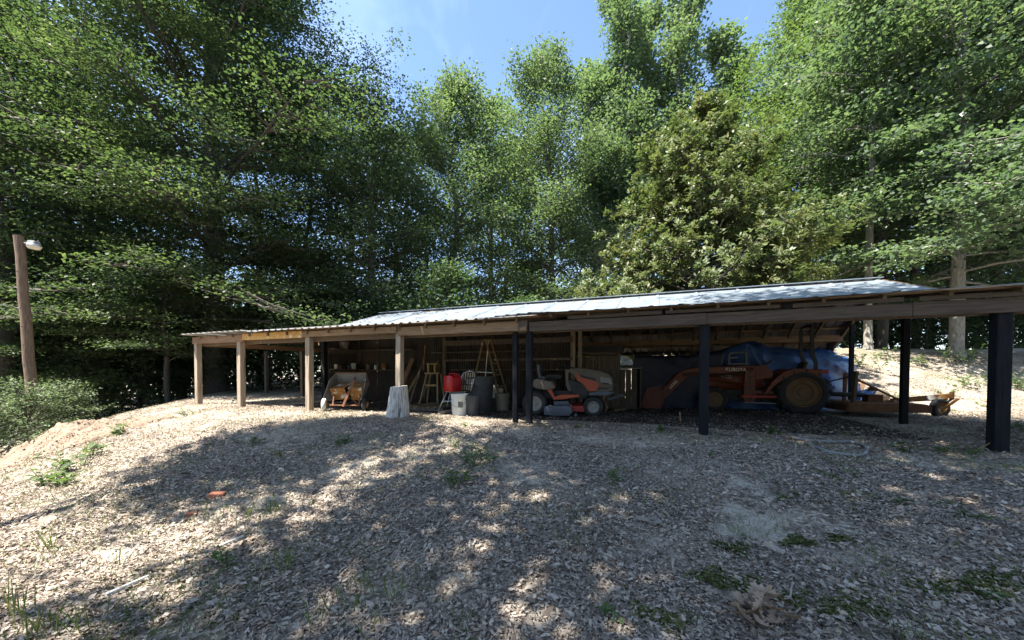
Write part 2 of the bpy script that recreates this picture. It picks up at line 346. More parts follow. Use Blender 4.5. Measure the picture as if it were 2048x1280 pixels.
def make_tree(name, label, loc, H, r0, cb, Rr, prof, nl, e0, e1, m, K, spr, leaf, upb, lm, bm, seed, group=None, droop=.1, lean=(0, 0), cat='tree', rosette=False, side=.45, bend=.02, inner=.25, az_bias=None, nseg=6, ymin=None, limb=.085, var=.52):
    rng = np.random.default_rng(seed)
    root = thing(name, label, cat, loc, 0, group)
    nt_ = 9; fr = np.linspace(0, 1, nt_)
    tp = np.stack([lean[0] * fr ** 1.5 + rng.normal(0, bend * H, nt_) * fr, lean[1] * fr ** 1.5 + rng.normal(0, bend * H, nt_) * fr, fr * H * .97], 1)
    tr = r0 * (1 - fr) ** .8 + .015
    wood = MB()
    pts = [tp[0] + (0, 0, -.3), tp[0], tp[0] * .9 + tp[1] * .1] + list(tp[1:]); rad = [r0 * 1.5, r0 * 1.3, r0 * 1.02] + list(tr[1:])
    wood.tube(pts, rad, 10)
    spc = []; spo = []
    for i in range(nl):
        g = (i + rng.random()) / nl
        f = cb + (1 - cb) * g
        b0 = np.array([np.interp(f, fr, tp[:, k]) for k in range(3)]); rb = np.interp(f, fr, tr)
        az = i * 2.399 + rng.normal(0, .35)
        if az_bias is not None and rng.random() < az_bias[1]: az = az_bias[0] + rng.normal(0, .8)
        el = e0 + (e1 - e0) * g + rng.normal(0, .1)
        Lb = Rr * prof(g) * rng.uniform(var, 1.22)
        d = np.array([math.cos(az) * math.cos(el), math.sin(az) * math.cos(el), math.sin(el)])
        if ymin is not None and loc[1] + b0[1] + d[1] * Lb < ymin: Lb = max(.3, (ymin - loc[1] - b0[1]) / min(d[1], -.05))
        sv = np.linspace(0, 1, nseg)
        lp = b0 + d * Lb * sv[:, None] + np.array([0, 0, -1]) * droop * Lb * (sv ** 2)[:, None] + rng.normal(0, .018 * Lb, (nseg, 3)) * sv[:, None]
        wood.tube(lp, list(np.clip(rb * .36 * (1 - sv) ** .8, 0.006, limb)), 5, False)
        for k in range(m):
            s_ = inner + (1 - inner) * (k + rng.random()) / m
            q = np.array([np.interp(s_, sv, lp[:, c]) for c in range(3)])
            sgn = 1 if k % 2 else -1
            a2 = az + sgn * rng.uniform(.45, 1.25); e2 = el * .6 + rng.normal(0, .22)
            L2 = max(.25, Lb * side * (1.15 - s_ * .75) * rng.uniform(.6, 1.2))
            d2 = np.array([math.cos(a2) * math.cos(e2), math.sin(a2) * math.cos(e2), math.sin(e2)])
            e_ = q + d2 * L2 + np.array([0, 0, -droop * L2 * .5])
            wood.tube([q, (q + e_) / 2 + rng.normal(0, .04 * L2, 3), e_], [max(.004, rb * .14), .008, .004], 3, False)
            ns = 1 + int(L2 / (spr[0] * 1.5))
            for z_ in range(ns):
                spc.append(q + (e_ - q) * ((z_ + 1) / ns)); spo.append(d2)
        spc.append(lp[-1]); spo.append(d)
    spc = np.array(spc); spo = np.array(spo); nsp = len(spc)
    kk = np.maximum(2, (K * rng.uniform(.5, 1.5, nsp)).astype(int)); idx = np.repeat(np.arange(nsp), kk); n = len(idx)
    if rosette:
        ax = unit(spo[idx] * .6 + np.array([0, 0, .8]) + rng.normal(0, .25, (n, 3)))
        rad_ = unit(np.cross(ax, rng.normal(0, 1, (n, 3))))
        D = unit(rad_ * 1.0 + ax * rng.uniform(.1, .8, (n, 1)))
        base = spc[idx] + rng.normal(0, spr[0] * .5, (nsp, 3))[idx] * 1.0 + rng.normal(0, spr[0] * .28, (n, 3))
        Cn = base + D * leaf[0] * .5; Nn = unit(ax + rng.normal(0, .25, (n, 3)))
    else:
        Cn = spc[idx] + np.clip(rng.normal(0, 1, (n, 3)), -1.5, 1.5) * np.array([spr[0], spr[0], spr[1]])
        Nn = unit(np.array([0, 0, upb]) + rng.normal(0, .55, (n, 3)))
        D = unit(spo[idx] * .6 + rng.normal(0, .8, (n, 3)) * np.array([1, 1, .35]) + np.array([0, 0, -.25]))
    if ymin is not None:
        kp = loc[1] + Cn[:, 1] > ymin; Cn, D, Nn, idx = Cn[kp], D[kp], Nn[kp], idx[kp]; n = len(Cn)
    sz = rng.uniform(.5, 1.4, n)
    tone = np.clip(rng.normal(.5, .2, n) + rng.normal(0, .22, nsp)[idx], 0, 1)
    wood.build('trunk', bm, root, smooth=True)
    leaf_obj('crown', Cn, D, Nn, leaf[0] * sz, leaf[1] * sz, lm, root, tone, rng=rng)
    return root
dome = lambda g: (math.sin(math.pi * min(1, .18 + .82 * g)) ** .7) * .95 + .06
bulge = lambda g: (1 - g ** 1.9) * .92 + .10
cone = lambda g: 1.02 - .88 * g ** 1.1
column = lambda g: (.95 - .3 * g + .22 * math.sin(9 * g)) * (1 - .5 * g ** 3)
bushy = lambda g: 1.0 - .45 * g
broad = lambda g: 1.05 - .72 * g ** 1.6

# ------------------------------------------------------------------ ground
def build_ground():
    u = np.linspace(-1, 1, 420); xs = 160 * np.sinh(4.6 * u) / np.sinh(4.6)
    v = np.linspace(-1, 1, 420); ys = 5 + 160 * np.sinh(4.6 * v) / np.sinh(4.6)
    XX, YY = np.meshgrid(xs, ys); ZZ = gz(XX, YY)
    n = 420; V = np.stack([XX, YY, ZZ], -1).reshape(-1, 3)
    i = np.arange(n * n).reshape(n, n); F = np.stack([i[:-1, :-1], i[:-1, 1:], i[1:, 1:], i[1:, :-1]], -1).reshape(-1, 4)
    me = bpy.data.meshes.new('ground'); me.vertices.add(len(V)); me.vertices.foreach_set('co', V.astype(np.float32).ravel())
    me.loops.add(F.size); me.loops.foreach_set('vertex_index', F.astype(np.int32).ravel())
    me.polygons.add(len(F)); me.polygons.foreach_set('loop_start', np.arange(0, F.size, 4, dtype=np.int32)); me.update(calc_edges=True)
    me.polygons.foreach_set('use_smooth', [True] * len(F)); me.materials.append(M['ground'])
    o = bpy.data.objects.new('ground', me); C.objects.link(o); props(o, kind='structure', label='sandy forest clearing covered in dead leaves')
build_ground()

def wob(x, y, s=1, o=0):
    return (np.sin(1.3 * s * x + 2.1 * s * y + o) + np.sin(2.7 * s * x - 1.9 * s * y + 1.3 + o) + np.sin(-.8 * s * x + 3.3 * s * y + 2 * o) + np.sin(4.3 * s * x + 1.7 * s * y + .7)) / 4
def build_mound():
    rng = np.random.default_rng(5); c = GP(120, 885); n = 90; rows = []
    for a in np.linspace(-1, 1, n):
        row = []
        for b in np.linspace(-1, 1, n):
            x = c.x + a * 1.25 + b * .5; y = c.y + b * 1.1 - a * .2
            h = .30 * max(0, math.exp(-2.6 * (a * a + b * b)) - .09) * (1 + .3 * float(wob(x, y, 4))) + .045 * max(0, float(wob(x, y, 9, 1))) + .03 * max(0, float(wob(x, y, 19, 2))) + rng.normal(0, .009)
            edge = max(abs(a), abs(b))
            row.append((x, y, float(gz(x, y)) + h + (.015 if edge < .85 else -.06)))
        rows.append(row)
    o = MB().grid(rows).build('dirt_mound', M['dirt'], smooth=True); props(o, kind='structure', label='low reddish mound of loose dirt beside the leafy bush')
    return c
mound_c = build_mound()

# ------------------------------------------------------------------ the shed
shed = thing('pole_shed', 'long open-sided pole shed with ribbed metal roof and timber posts', 'shed', S(0, 0, 0), SH_ROT)
def L(t, p, h): return Vector((-t, p, h))
rnd = random.Random(3)
BB, BT = 1.67, 1.845                  # underside and top of the front beam
def shed_post(t, p, wd, h, m, name='post', label=None, lean=0, parent=None, z0=-.25):
    b = MB().bar(L(t, p, z0 - .05), L(t + lean, p, h), wd, wd, (0, 1, 0))
    o = b.build(name, m, parent or shed, bevel=.006)
    if label: o['label'] = label
    return o
# front row
shed_post(TP(1999, 0), 0, .135, BB, M['black_post'], label='black painted post, thickest at the right edge')
shed_post(TP(1408, 0), 0, .125, BB, M['black_post'], label='black painted post in front of the loader')
shed_post(TP(1059, 0), 0, .10, BB, M['black_post'], label='black painted post beside the mower wheel')
shed_post(TP(1031, .06), .06, .085, BB, M['black_post'], label='slim black post at the beam joint')
shed_post(TP(798, 0), 0, .12, BB + .08, M['wood_z'], lean=-.03)
shed_post(TP(618, 0), 0, .125, BB + .07, M['wood_z'], lean=-.03)
shed_post(TP(482, 0), 0, .13, BB + .05, M['wood_z'], lean=-.02)
shed_post(TP(397, 0), 0, .12, BB + .04, M['wood_z'])
# middle row, rear row
t_end = -.8
shed_post(TP(1809, 2.76), 2.76, .10, 2.2, M['black_post'], label='slim black post in front of the rotary cutter')
shed_post(TP(1702, 5.55), 5.55, .085, 2.15, M['black_post'], label='thin dark post beside the blue tarpaulin')
shed_post(TP(1659, 6.3), 6.3, .12, 1.75, M['black_post'])
for t in (2.3, 5.0, 8, 11): shed_post(t, 6.2, .12, 1.8, M['wood_z'])
shed_post(TP(1146, 2.8), 2.8, .10, 2.2, M['wood_z']); shed_post(TP(1160, 2.85), 2.85, .085, 2.2, M['wood_z'])
shed_post(9.3, 2.8, .10, 2.2, M['old_wood']); shed_post(TP(649, 1.7), 1.7, .12, 2.0, M['black_post'], label='dark post at the corner of the corrugated wall')
shed_post(TP(605, 3.14), 3.14, .11, 1.75, M['old_wood']); shed_post(TP(533, 4.2), 4.2, .11, 1.8, M['old_wood'])
shed_post(14.9, 4.2, .11, 1.8, M['old_wood'])
# front beam in lengths, butted end to end with small steps
def beam(t0, t1, m, zb, zt, label=None, p=-.08, zb1=None, zt1=None):
    zb1 = zb if zb1 is None else zb1; zt1 = zt if zt1 is None else zt1
    b = MB(); y0, y1 = p - .022, p + .022
    vs = [L(t0, y0, zb), L(t1, y0, zb1), L(t1, y1, zb1), L(t0, y1, zb), L(t0, y0, zt), L(t1, y0, zt1), L(t1, y1, zt1), L(t0, y1, zt)]
    b.add(vs, [(0, 3, 2, 1), (4, 5, 6, 7), (0, 1, 5, 4), (1, 2, 6, 5), (2, 3, 7, 6), (3, 0, 4, 7)])
    o = b.build('beam', m, shed, bevel=.004)
    if label: o['label'] = label
beam(15.15, TP(487, -.08), M['wood_red'], 1.70, 1.87, 'reddish end length of the front beam')
beam(TP(487, -.08) - .004, TP(606, -.08), M['wood_yellow'], 1.735, 1.885, 'yellow stained length of the front beam')
beam(TP(606, -.08) - .004, TP(795, -.08), M['wood_x'], 1.745, 1.87)
beam(TP(797, -.085), TP(1037, -.085), M['wood_x'], 1.68, 1.85, p=-.085)
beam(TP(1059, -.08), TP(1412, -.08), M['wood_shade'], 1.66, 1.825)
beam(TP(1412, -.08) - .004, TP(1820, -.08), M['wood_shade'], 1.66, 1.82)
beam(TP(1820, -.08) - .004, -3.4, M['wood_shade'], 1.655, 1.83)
MB().bar(L(TP(1038, -.06) , -.06, 1.76), L(TP(1056, -.06), -.06, 1.76), .10, .2).build('beam_splice', M['old_wood'], shed)
MB().bar(L(TP(1041, -.1), -.13, 1.70), L(TP(1054, -.1), -.13, 1.71), .03, .05).build('beam_block', M['wood_x'], shed)
beam(15.15, -3.4, M['wood_y'], 1.65, 1.83, p=.09)
for p, z in ((2.72, 2.10), (6.12, 1.86)): MB().bar(L(12.8 if p < 3 else 10.5, p, z), L(-.8, p, z), .045, .17).build('beam', M['wood_x'], shed)
MB().bar(L(15.1, 4.2, 1.86), L(12.8, 4.2, 1.9), .045, .16).build('beam', M['wood_x'], shed)
MB().bar(L(15.08, -.05, 1.71), L(15.08, 4.3, 1.75), .045, .13).build('side_beam', M['wood_red'], shed)
MB().bar(L(12.75, 1.7, 1.80), L(12.75, 4.3, 1.85), .045, .15).build('side_beam', M['wood_red'], shed)
for k, (a, b) in enumerate(((5.2, 3.75), (3.7, 2.25), (2.1, .95), (.8, -.55), (-.75, -2.1), (-2.2, -3.4))):
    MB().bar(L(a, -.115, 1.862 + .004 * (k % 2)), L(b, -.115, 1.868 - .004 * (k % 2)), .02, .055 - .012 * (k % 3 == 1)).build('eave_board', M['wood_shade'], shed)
# roof shape
RP, RH = 4.43, 2.955
def h_low(t, p):                      # lean-to in front, its eave dips towards the left
    k = min(1, max(0, (t - 5.6) / 1.0)); e = 1.915 * (1 - k) + 1.872 * k
    kn = 2.38
    return e + (kn - e) * ((p + .3) / 3.1)
def h_main(p): return 2.42 + (RH - 2.42) * (p - 2.76) / (RP - 2.76)
def h_rear(p): return RH - .575 * (p - RP)
def ribbed(t0, t1, ps, hf, name, m, dz=0, nr=4, rh=.02):
    """one ribbed sheet between t0 and t1; hf(t, p) is the height of its pan"""
    us = []
    wd = t0 - t1
    for k in range(nr):
        c = ((k + .5) / nr if nr > 1 else .9) * wd
        us += [(c - .045, 0), (c - .018, rh), (c + .018, rh), (c + .045, 0)]
    us = [(0, 0)] + us + [(wd, 0)]
    P = [[L(t0 - u, p, hf(t0 - u, p) + e + dz) for u, e in us] for p in ps]
    o = MB().grid(P).build(name, m, shed)
    return o
tt = 12.84; i = 0
while tt > -.8:                        # upper front slope and rear slope
    t1 = max(-.8, tt - .915)
    j = rnd.uniform(-.008, .008) + (.004 if i % 2 else 0)
    ribbed(tt, t1, [2.35 + rnd.uniform(-.012, .012), 3.4, RP], lambda t, p: h_main(p), 'roof_sheet', M['galv'], .05 + j, 1, .016)
    ribbed(tt, t1 - .03, [RP, 5.7, 7.0 + rnd.uniform(-.03, .03)], lambda t, p: h_rear(p), 'roof_sheet', M['galv_under'], .06 + j)
    tt = t1; i += 1
tt = 15.3; i = 0
while tt > -3.5:                       # lean-to sheets in front
    t1 = tt - .80
    j = rnd.uniform(-.006, .006) + (.003 if i % 2 else 0)
    back = 2.72 if tt < 12.9 else 4.5
    hf = h_low if tt < 12.9 else (lambda t, p: 1.905 + .012 * p + (.003 * (15 - t)))
    ribbed(tt, t1 + .004, [-.30 + rnd.uniform(-.025, .02), 1.2, back], hf, 'eave_sheet', M['galv_old'] if tt > 5.8 else M['galv'], .022 + j, 4 if tt > 5.8 else 2, .024 if tt > 5.8 else .011)
    tt = t1; i += 1
MB().bar(L(12.9, RP, RH + .085), L(-.82, RP, RH + .085), .22, .015).build('ridge_cap', M['galv'], shed)
for p in (2.4, 3.1, 3.75, 4.3): MB().bar(L(12.8, p, h_main(p) + .02), L(-.78, p, h_main(p) + .02), .085, .038).build('purlin', M['wood_x'], shed)
for p in (4.75, 5.35, 5.95, 6.55, 6.95): MB().bar(L(12.8, p, h_rear(p) + .026), L(-.78, p, h_rear(p) + .026), .085, .036).build('purlin', M['wood_x'], shed)
for k in range(24):
    t = -.78 + k * .592
    MB().bar(L(t, RP, RH - .05), L(t, 7.0, h_rear(7.0) - .05), .04, .115).build('rafter', M['wood_y'], shed)
    MB().bar(L(t, 2.6, h_main(2.6) - .05), L(t, RP, RH - .05), .04, .115).build('rafter', M['wood_y'], shed)
for k in range(30):                   # rafters of the lean-to, their ends show above the beam on the right
    t = -3.2 + k * .62
    if t > 15: break
    p1 = 2.7 if t < 12.8 else 4.3
    hh = (lambda p: h_low(t, p) - (.03 if t < 5.6 else .055)) if t < 12.8 else (lambda p: 1.85 + .012 * p)
    sm = .06 if t < 5.6 else (.09 if t < 12.8 else .06)
    MB().bar(L(t, -.14, hh(-.14)), L(t, p1, hh(p1)), .04, sm).build('rafter', M['wood_y'], shed)
for p in (.0, .75, 1.5, 2.2):
    MB().bar(L(12.8, p, h_low(12, p) - .002), L(5.7, p, h_low(6.7, p) - .002), .07, .02).build('purlin', M['wood_x'], shed)
    MB().bar(L(5.55, p, h_low(3, p) - .002), L(-3.4, p, h_low(-3, p) - .002), .07, .02).build('purlin', M['wood_x'], shed)
for p in (.3, 1.1, 1.9, 2.7, 3.5, 4.2): MB().bar(L(15.2, p, 1.905 + .012 * p), L(12.85, p, 1.915 + .012 * p), .1, .02).build('purlin', M['wood_red'], shed)
MB().bar(L(-.80, RP, RH - .02), L(-.80, 7.05, h_rear(7.05) - .02), .03, .13).build('rake_board', M['wood_y'], shed)
MB().bar(L(-.81, 2.5, h_main(2.5) + .01), L(-.81, RP, RH + .01), .03, .1).build('rake_board', M['wood_y'], shed)
# corrugated walls at the left
def corr(p0, p1, z0, z1, n, name='wall_sheet'):
    a, b = Vector(p0), Vector(p1); d = (b - a); nr = Vector((-d.y, d.x, 0)).normalized(); st = n * 6
    P = [[a + d * (k / st) + nr * (.014 * math.sin(2 * math.pi * k / 6)) + Vector((0, 0, z)) for k in range(st + 1)] for z in (z0, (z0 + z1) / 2, z1)]
    return MB().grid(P).build(name, M['wall_tin'], shed, smooth=True)
for k in range(2): corr(L(12.5, 1.75 + .62 * k, 0), L(12.5, 2.37 + .61 * k, 0), .08, 1.95 + .08 * k, 8)
for k in range(10): corr(L(12.48 - .68 * k, 2.98, 0), L(12.48 - .68 * (k + 1) + .006, 2.98, 0), .08, 2.3, 9)
for k in range(9): corr(L(12.7 - .7 * k, 6.3, 0), L(12.7 - .7 * (k + 1) + .006, 6.3, 0), .05, 1.8, 9)
MB().bar(L(12.45, 2.93, .1), L(12.45, 2.93, 2.2), .08, .05).build('corner_trim', M['old_wood'], shed)
MB().bar(L(12.46, 1.76, 1.55), L(12.46, 2.9, 1.58), .03, .13).build('wall_board', M['old_wood'], shed)
MB().bar(L(12.44, 1.76, .98), L(12.44, 2.9, .98), .03, .10).build('wall_board', M['old_wood'], shed)
MB().box(L(12.34, 2.33, 1.04), (.22, 1.15, .025)).build('wall_shelf', M['old_wood'], shed)
MB().box(L(12.34, 2.33, 1.62), (.22, 1.15, .025)).build('wall_shelf', M['old_wood'], shed)
MB().box(L(11.3, 2.8, 1.62), (1.9, .24, .025)).build('wall_shelf', M['old_wood'], shed)
MB().box(L(11.3, 2.8, 1.02), (1.9, .24, .025)).build('wall_shelf', M['old_wood'], shed)
MB().box(L(8.2, 2.8, 1.50), (3.0, .24, .025)).build('wall_shelf', M['old_wood'], shed)
MB().box(L(7.3, 2.75, 1.02), (3.4, .3, .03)).build('wall_shelf', M['old_wood'], shed)
MB().bar(L(9.3, 2.72, 1.75), L(5.7, 2.72, 1.75), .03, .14).build('wall_board', M['old_wood'], shed)
MB().bar(L(9.3, 2.7, 1.28), L(5.7, 2.7, 1.28), .03, .06).build('wall_board', M['old_wood'], shed)

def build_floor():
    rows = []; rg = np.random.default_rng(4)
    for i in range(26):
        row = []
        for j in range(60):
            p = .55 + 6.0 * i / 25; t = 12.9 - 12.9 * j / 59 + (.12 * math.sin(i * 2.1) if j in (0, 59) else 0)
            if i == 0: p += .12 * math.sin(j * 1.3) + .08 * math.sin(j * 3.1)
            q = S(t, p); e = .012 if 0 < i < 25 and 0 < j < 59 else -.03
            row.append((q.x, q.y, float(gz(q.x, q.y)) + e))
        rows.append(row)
    o = MB().grid(rows).build('shed_floor', M['floor_in_shade'], smooth=True); props(o, kind='structure', label='bare dirt floor sheet under the shed roof, shade put into its colour')
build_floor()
# ------------------------------------------------------------------ things in the shed
def inshed(px, p, z=0): t = TP(px, p); q = S(t, p); q.z = float(gz(q.x, q.y)) + z; return q
def pot(prof, name, m, label, cat, loc, parent=None, group=None, n=18):
    o = MB().lathe(prof, n).build(name, m, parent, smooth='auto'); o.location = loc
    if label: props(o, label, cat, group)
    return o
# cans and jars on the left shelves
for k, (p, r_, h, m, lb) in enumerate([(1.9, .05, .12, 'white_plastic', 'white paint can at the left end of the wall shelf'), (2.06, .035, .09, 'rust', 'small rusty can beside the white paint can on the shelf'),
        (2.2, .045, .11, 'black', 'black can in the middle of the wall shelf'), (2.36, .04, .10, 'tub_grey', 'grey tin right of the black can on the shelf'),
        (2.56, .075, .17, 'white_plastic', 'large white tub standing right of the tins on the wall shelf'), (2.76, .055, .14, 'black', 'dark jar at the right end of the wall shelf')]):
    q = S(12.33, p, 1.053)
    pot([(0, 0), (r_, 0), (r_, h), (r_ * .97, h + .006), (0, h + .004)], 'can', M[m], lb, 'can', q, group='cans on the wall shelves')
pot([(0, 0), (.10, 0), (.15, .2), (.16, .2), (.15, .21), (.09, .03), (0, .03)], 'basin', M['tub_grey'], 'grey basin on the upper shelf at the left', 'basin', S(12.33, 2.2, 1.633))
for k, (t, r_, h, m, lb) in enumerate([(12.0, .06, .15, 'tub_grey', 'grey can on the back wall shelf nearest the corner'), (11.7, .05, .13, 'white_plastic', 'small white can on the back wall shelf'), (11.4, .07, .18, 'rust', 'rusty tin on the back wall shelf'), (10.7, .06, .16, 'grey_bucket', 'dark grey can at the right end of the back wall shelf')]):
    pot([(0, 0), (r_, 0), (r_, h), (r_ * .95, h + .005), (0, h + .004)], 'can', M[m], lb, 'can', S(t, 2.8, 1.033), group='cans on the wall shelves')
for t, dx, hh, m, lb in ((10.55, .1, 1.35, 'wood_red', 'reddish board leaning on the back wall, widest of the four'), (10.3, .25, 1.2, 'ladder', 'pale narrow board leaning on the back wall'),
                  (10.05, .05, 1.5, 'old_wood', 'tall dark board leaning on the back wall'), (9.75, .18, 1.3, 'old_wood', 'dark short board leaning by the second wall post')):
    a = S(t, 2.2, .09); b_ = S(t - dx, 2.9, hh)
    o = MB().bar(a, b_, .14 if m == 'wood_red' else .07, .03, (.357, .934, .3)).build('leaning_board', M[m]); props(o, lb, 'board', 'boards leaning on the back wall')
o = MB().bar(S(9.9, 2.68, 1.2), S(9.86, 2.68, 1.72), .06, .03).build('hanging_saw', M['rust'])
MB().bar(S(9.9, 2.66, 1.0), S(9.89, 2.66, 1.22), .03, .03).build('handle', M['wood_red'], o)
props(o, 'rusty hand saw hanging on the back wall above the boards', 'saw')

# tipped dump cart
def build_cart():
    q = inshed(702, .62); t = thing('dump_cart', 'grey and rusty dump cart tipped up behind the left posts', 'cart', q, -.12)
    W, s = .40, .0
    # tub opening faces the viewer: back wall, floor (vertical, rusty), two sides
    def plate(vs, name, m, parent=t):
        b = MB(); n = len(vs); c = sum((Vector(v) for v in vs), Vector()) / n
        nr = (Vector(vs[1]) - Vector(vs[0])).cross(Vector(vs[2]) - Vector(vs[1])).normalized() * .008
        b.add([Vector(v) + nr for v in vs] + [Vector(v) - nr for v in vs], [tuple(range(n)), tuple(range(n, 2 * n))[::-1]] + [(i, i + n, (i + 1) % n + n, (i + 1) % n) for i in range(n)])
        return b.build(name, m, parent)
    plate([(-W, .12, .62), (W, .12, .62), (W * .95, .0, .86), (-W * .92, .0, .86)], 'tub_back', M['tub_grey'])
    plate([(-W * .9, -.28, .50), (-.04, -.22, .52), (-.0, .10, .64), (-W, .12, .62)], 'tub_floor', M['rust'])
    plate([(-W * .9, -.28, .50), (-.04, -.22, .52), (.02, -.12, .26), (-W * .88, -.16, .24)], 'tub_floor', M['rust'])
    plate([(.04, -.20, .52), (W, -.24, .52), (W * .86, -.12, .24), (.10, -.1, .24)], 'tub_floor', M['rust'])
    plate([(.02, .10, .64), (W, .12, .62), (W, -.24, .52), (.04, -.20, .52)], 'tub_floor', M['rust'])
    plate([(-W * .92, 0, .86), (-W, .12, .62), (-W * .9, -.12, .22), (-W * 1.22, -.40, .20), (-W * 1.02, -.2, .72)], 'tub_side', M['tub_grey'])
    plate([(W * .95, 0, .86), (W * 1.12, -.18, .66), (W * .98, -.24, .3), (W * .86, -.12, .24), (W, .12, .62)], 'tub_side', M['tub_grey'])
    MB().bar((-W * .95, -.02, .87), (W * .97, -.02, .87), .03, .02).build('tub_rim', M['rust_dark'], t)
    MB().bar((.02, -.38, .11), (.26, -.30, .72), .05, .035, (0, 1, 0)).build('drawbar', M['rust_dark'], t)
    MB().tube([(.25, -.30, .70), (.27, -.30, .76)], .028, 8).build('hitch_pin', M['black'], t)
    MB().tube([(-.33, -.36, .13), (.38, -.30, .13)], .016, 8).build('axle', M['rust_dark'], t)
    MB().bar((-.25, -.34, .14), (-.3, -.2, .42), .025, .02).bar((.36, -.3, .14), (.32, -.16, .4), .025, .02).bar((.36, -.3, .14), (.1, -.2, .3), .02, .015).build('frame', M['rust_dark'], t)
    for x, y, m, a in ((-.42, -.40, 'grey_tyre', .45), (.47, -.22, 'rubber', .1)):
        w_ = MB().lathe([(.075, -.045), (.115, -.05), (.145, -.03), (.15, 0), (.145, .03), (.115, .05), (.075, .045), (.075, -.045)], 24, axis='y').build('wheel', M[m], t, smooth=True)
        w_.location = (x, y, .145); w_.rotation_euler = (0, 0, R(90) + a)
        MB().lathe([(.0, -.046), (.078, -.046), (.078, .046), (0, .046)], 20, axis='y').build('hub', M['rust'], w_)
build_cart()

# bleached stump propped at the post
def build_stump():
    q = S(TP(795, -.22), -.22); q.z = float(gz(q.x, q.y)) - .06
    n = 40; P = []; rg = random.Random(9)
    groove = [rg.uniform(.945, 1.045) for _ in range(n)]
    for k in range(15):
        f = k / 14; row = []
        for j in range(n + 1):
            a = 2 * math.pi * (j % n) / n
            r_ = (.228 - .075 * f) * groove[j % n] * (1 + .05 * math.sin(3 * a + 1) + .10 * (1 - f) ** 3 * math.sin(5 * a)) * (1 + rg.uniform(-.012, .012) if j < n else 1)
            if j == n: row.append(row[0]); break
            row.append((r_ * math.cos(a) * 1.02, r_ * math.sin(a) * .8, f * .65 + (.02 * groove[j % n] if k == 14 else 0) + .02 * f * math.cos(a)))
        P.append(row)
    b = MB().grid(P); b.add(P[-1][:-1], [tuple(range(n))])
    o = b.build('tree_stump', M['stump'], smooth='auto'); o.location = q; o.rotation_euler = (0, R(2), .4)
    props(o, 'bleached grey tree stump standing against a front post', 'stump')
build_stump()

def bucket(px, p, rb, rt, h, m, name, label, lid=False, z=0, hand=True, lbl=None):
    q = inshed(px, p, z); o = thing(name, label, 'bucket', q, -.2)
    MB().lathe([(0, 0), (rb, 0), (rb + (rt - rb) * .8, h * .8), (rt * 1.03, h * .8), (rt * 1.03, h * .86), (rt, h * .86), (rt * 1.01, h * .94), (rt * 1.05, h * .94), (rt * 1.05, h), (rt * .96, h), (rb * .95, .02), (0, .02)], 28).build('bucket_body', m, o, smooth='auto')
    if hand:
        pts = [(rt * 1.08 * math.cos(a), -rt * 1.06 * abs(math.sin(a)) * .9 - .002, h * .84 - h * .42 * math.sin(a)) for a in np.linspace(0, math.pi, 13)]
        MB().tube(pts, .004, 5).build('handle', M['hose'], o, smooth=True)
    if lbl:
        P = [[((rb + (rt - rb) * f) * 1.004 * math.sin(a), -(rb + (rt - rb) * f) * 1.004 * math.cos(a), h * f) for a in np.linspace(.15, .75, 8)] for f in (.38, .66)]
        MB().grid(P).build('printed_label', M['smudge'], o)
    return o
bucket(919, .62, .155, .178, .44, M['white_plastic'], 'bucket', 'white plastic bucket with a wire handle in front of the folding chair', lbl=True)
bucket(945, .72, .13, .172, .41, M['grey_bucket'], 'bucket', 'dark grey bucket standing right of the white bucket', hand=False)
bucket(1005, 1.9, .15, .172, .41, M['tan_plastic'], 'bucket', 'tan bucket with balls of twine beside the trash bin')
pot([(0, 0), (.05, .005), (.075, .06), (.05, .12), (0, .125)], 'twine_ball', M['strap'], 'pale ball of twine sitting on top of the tan bucket', 'twine', inshed(1001, 1.87, .41))
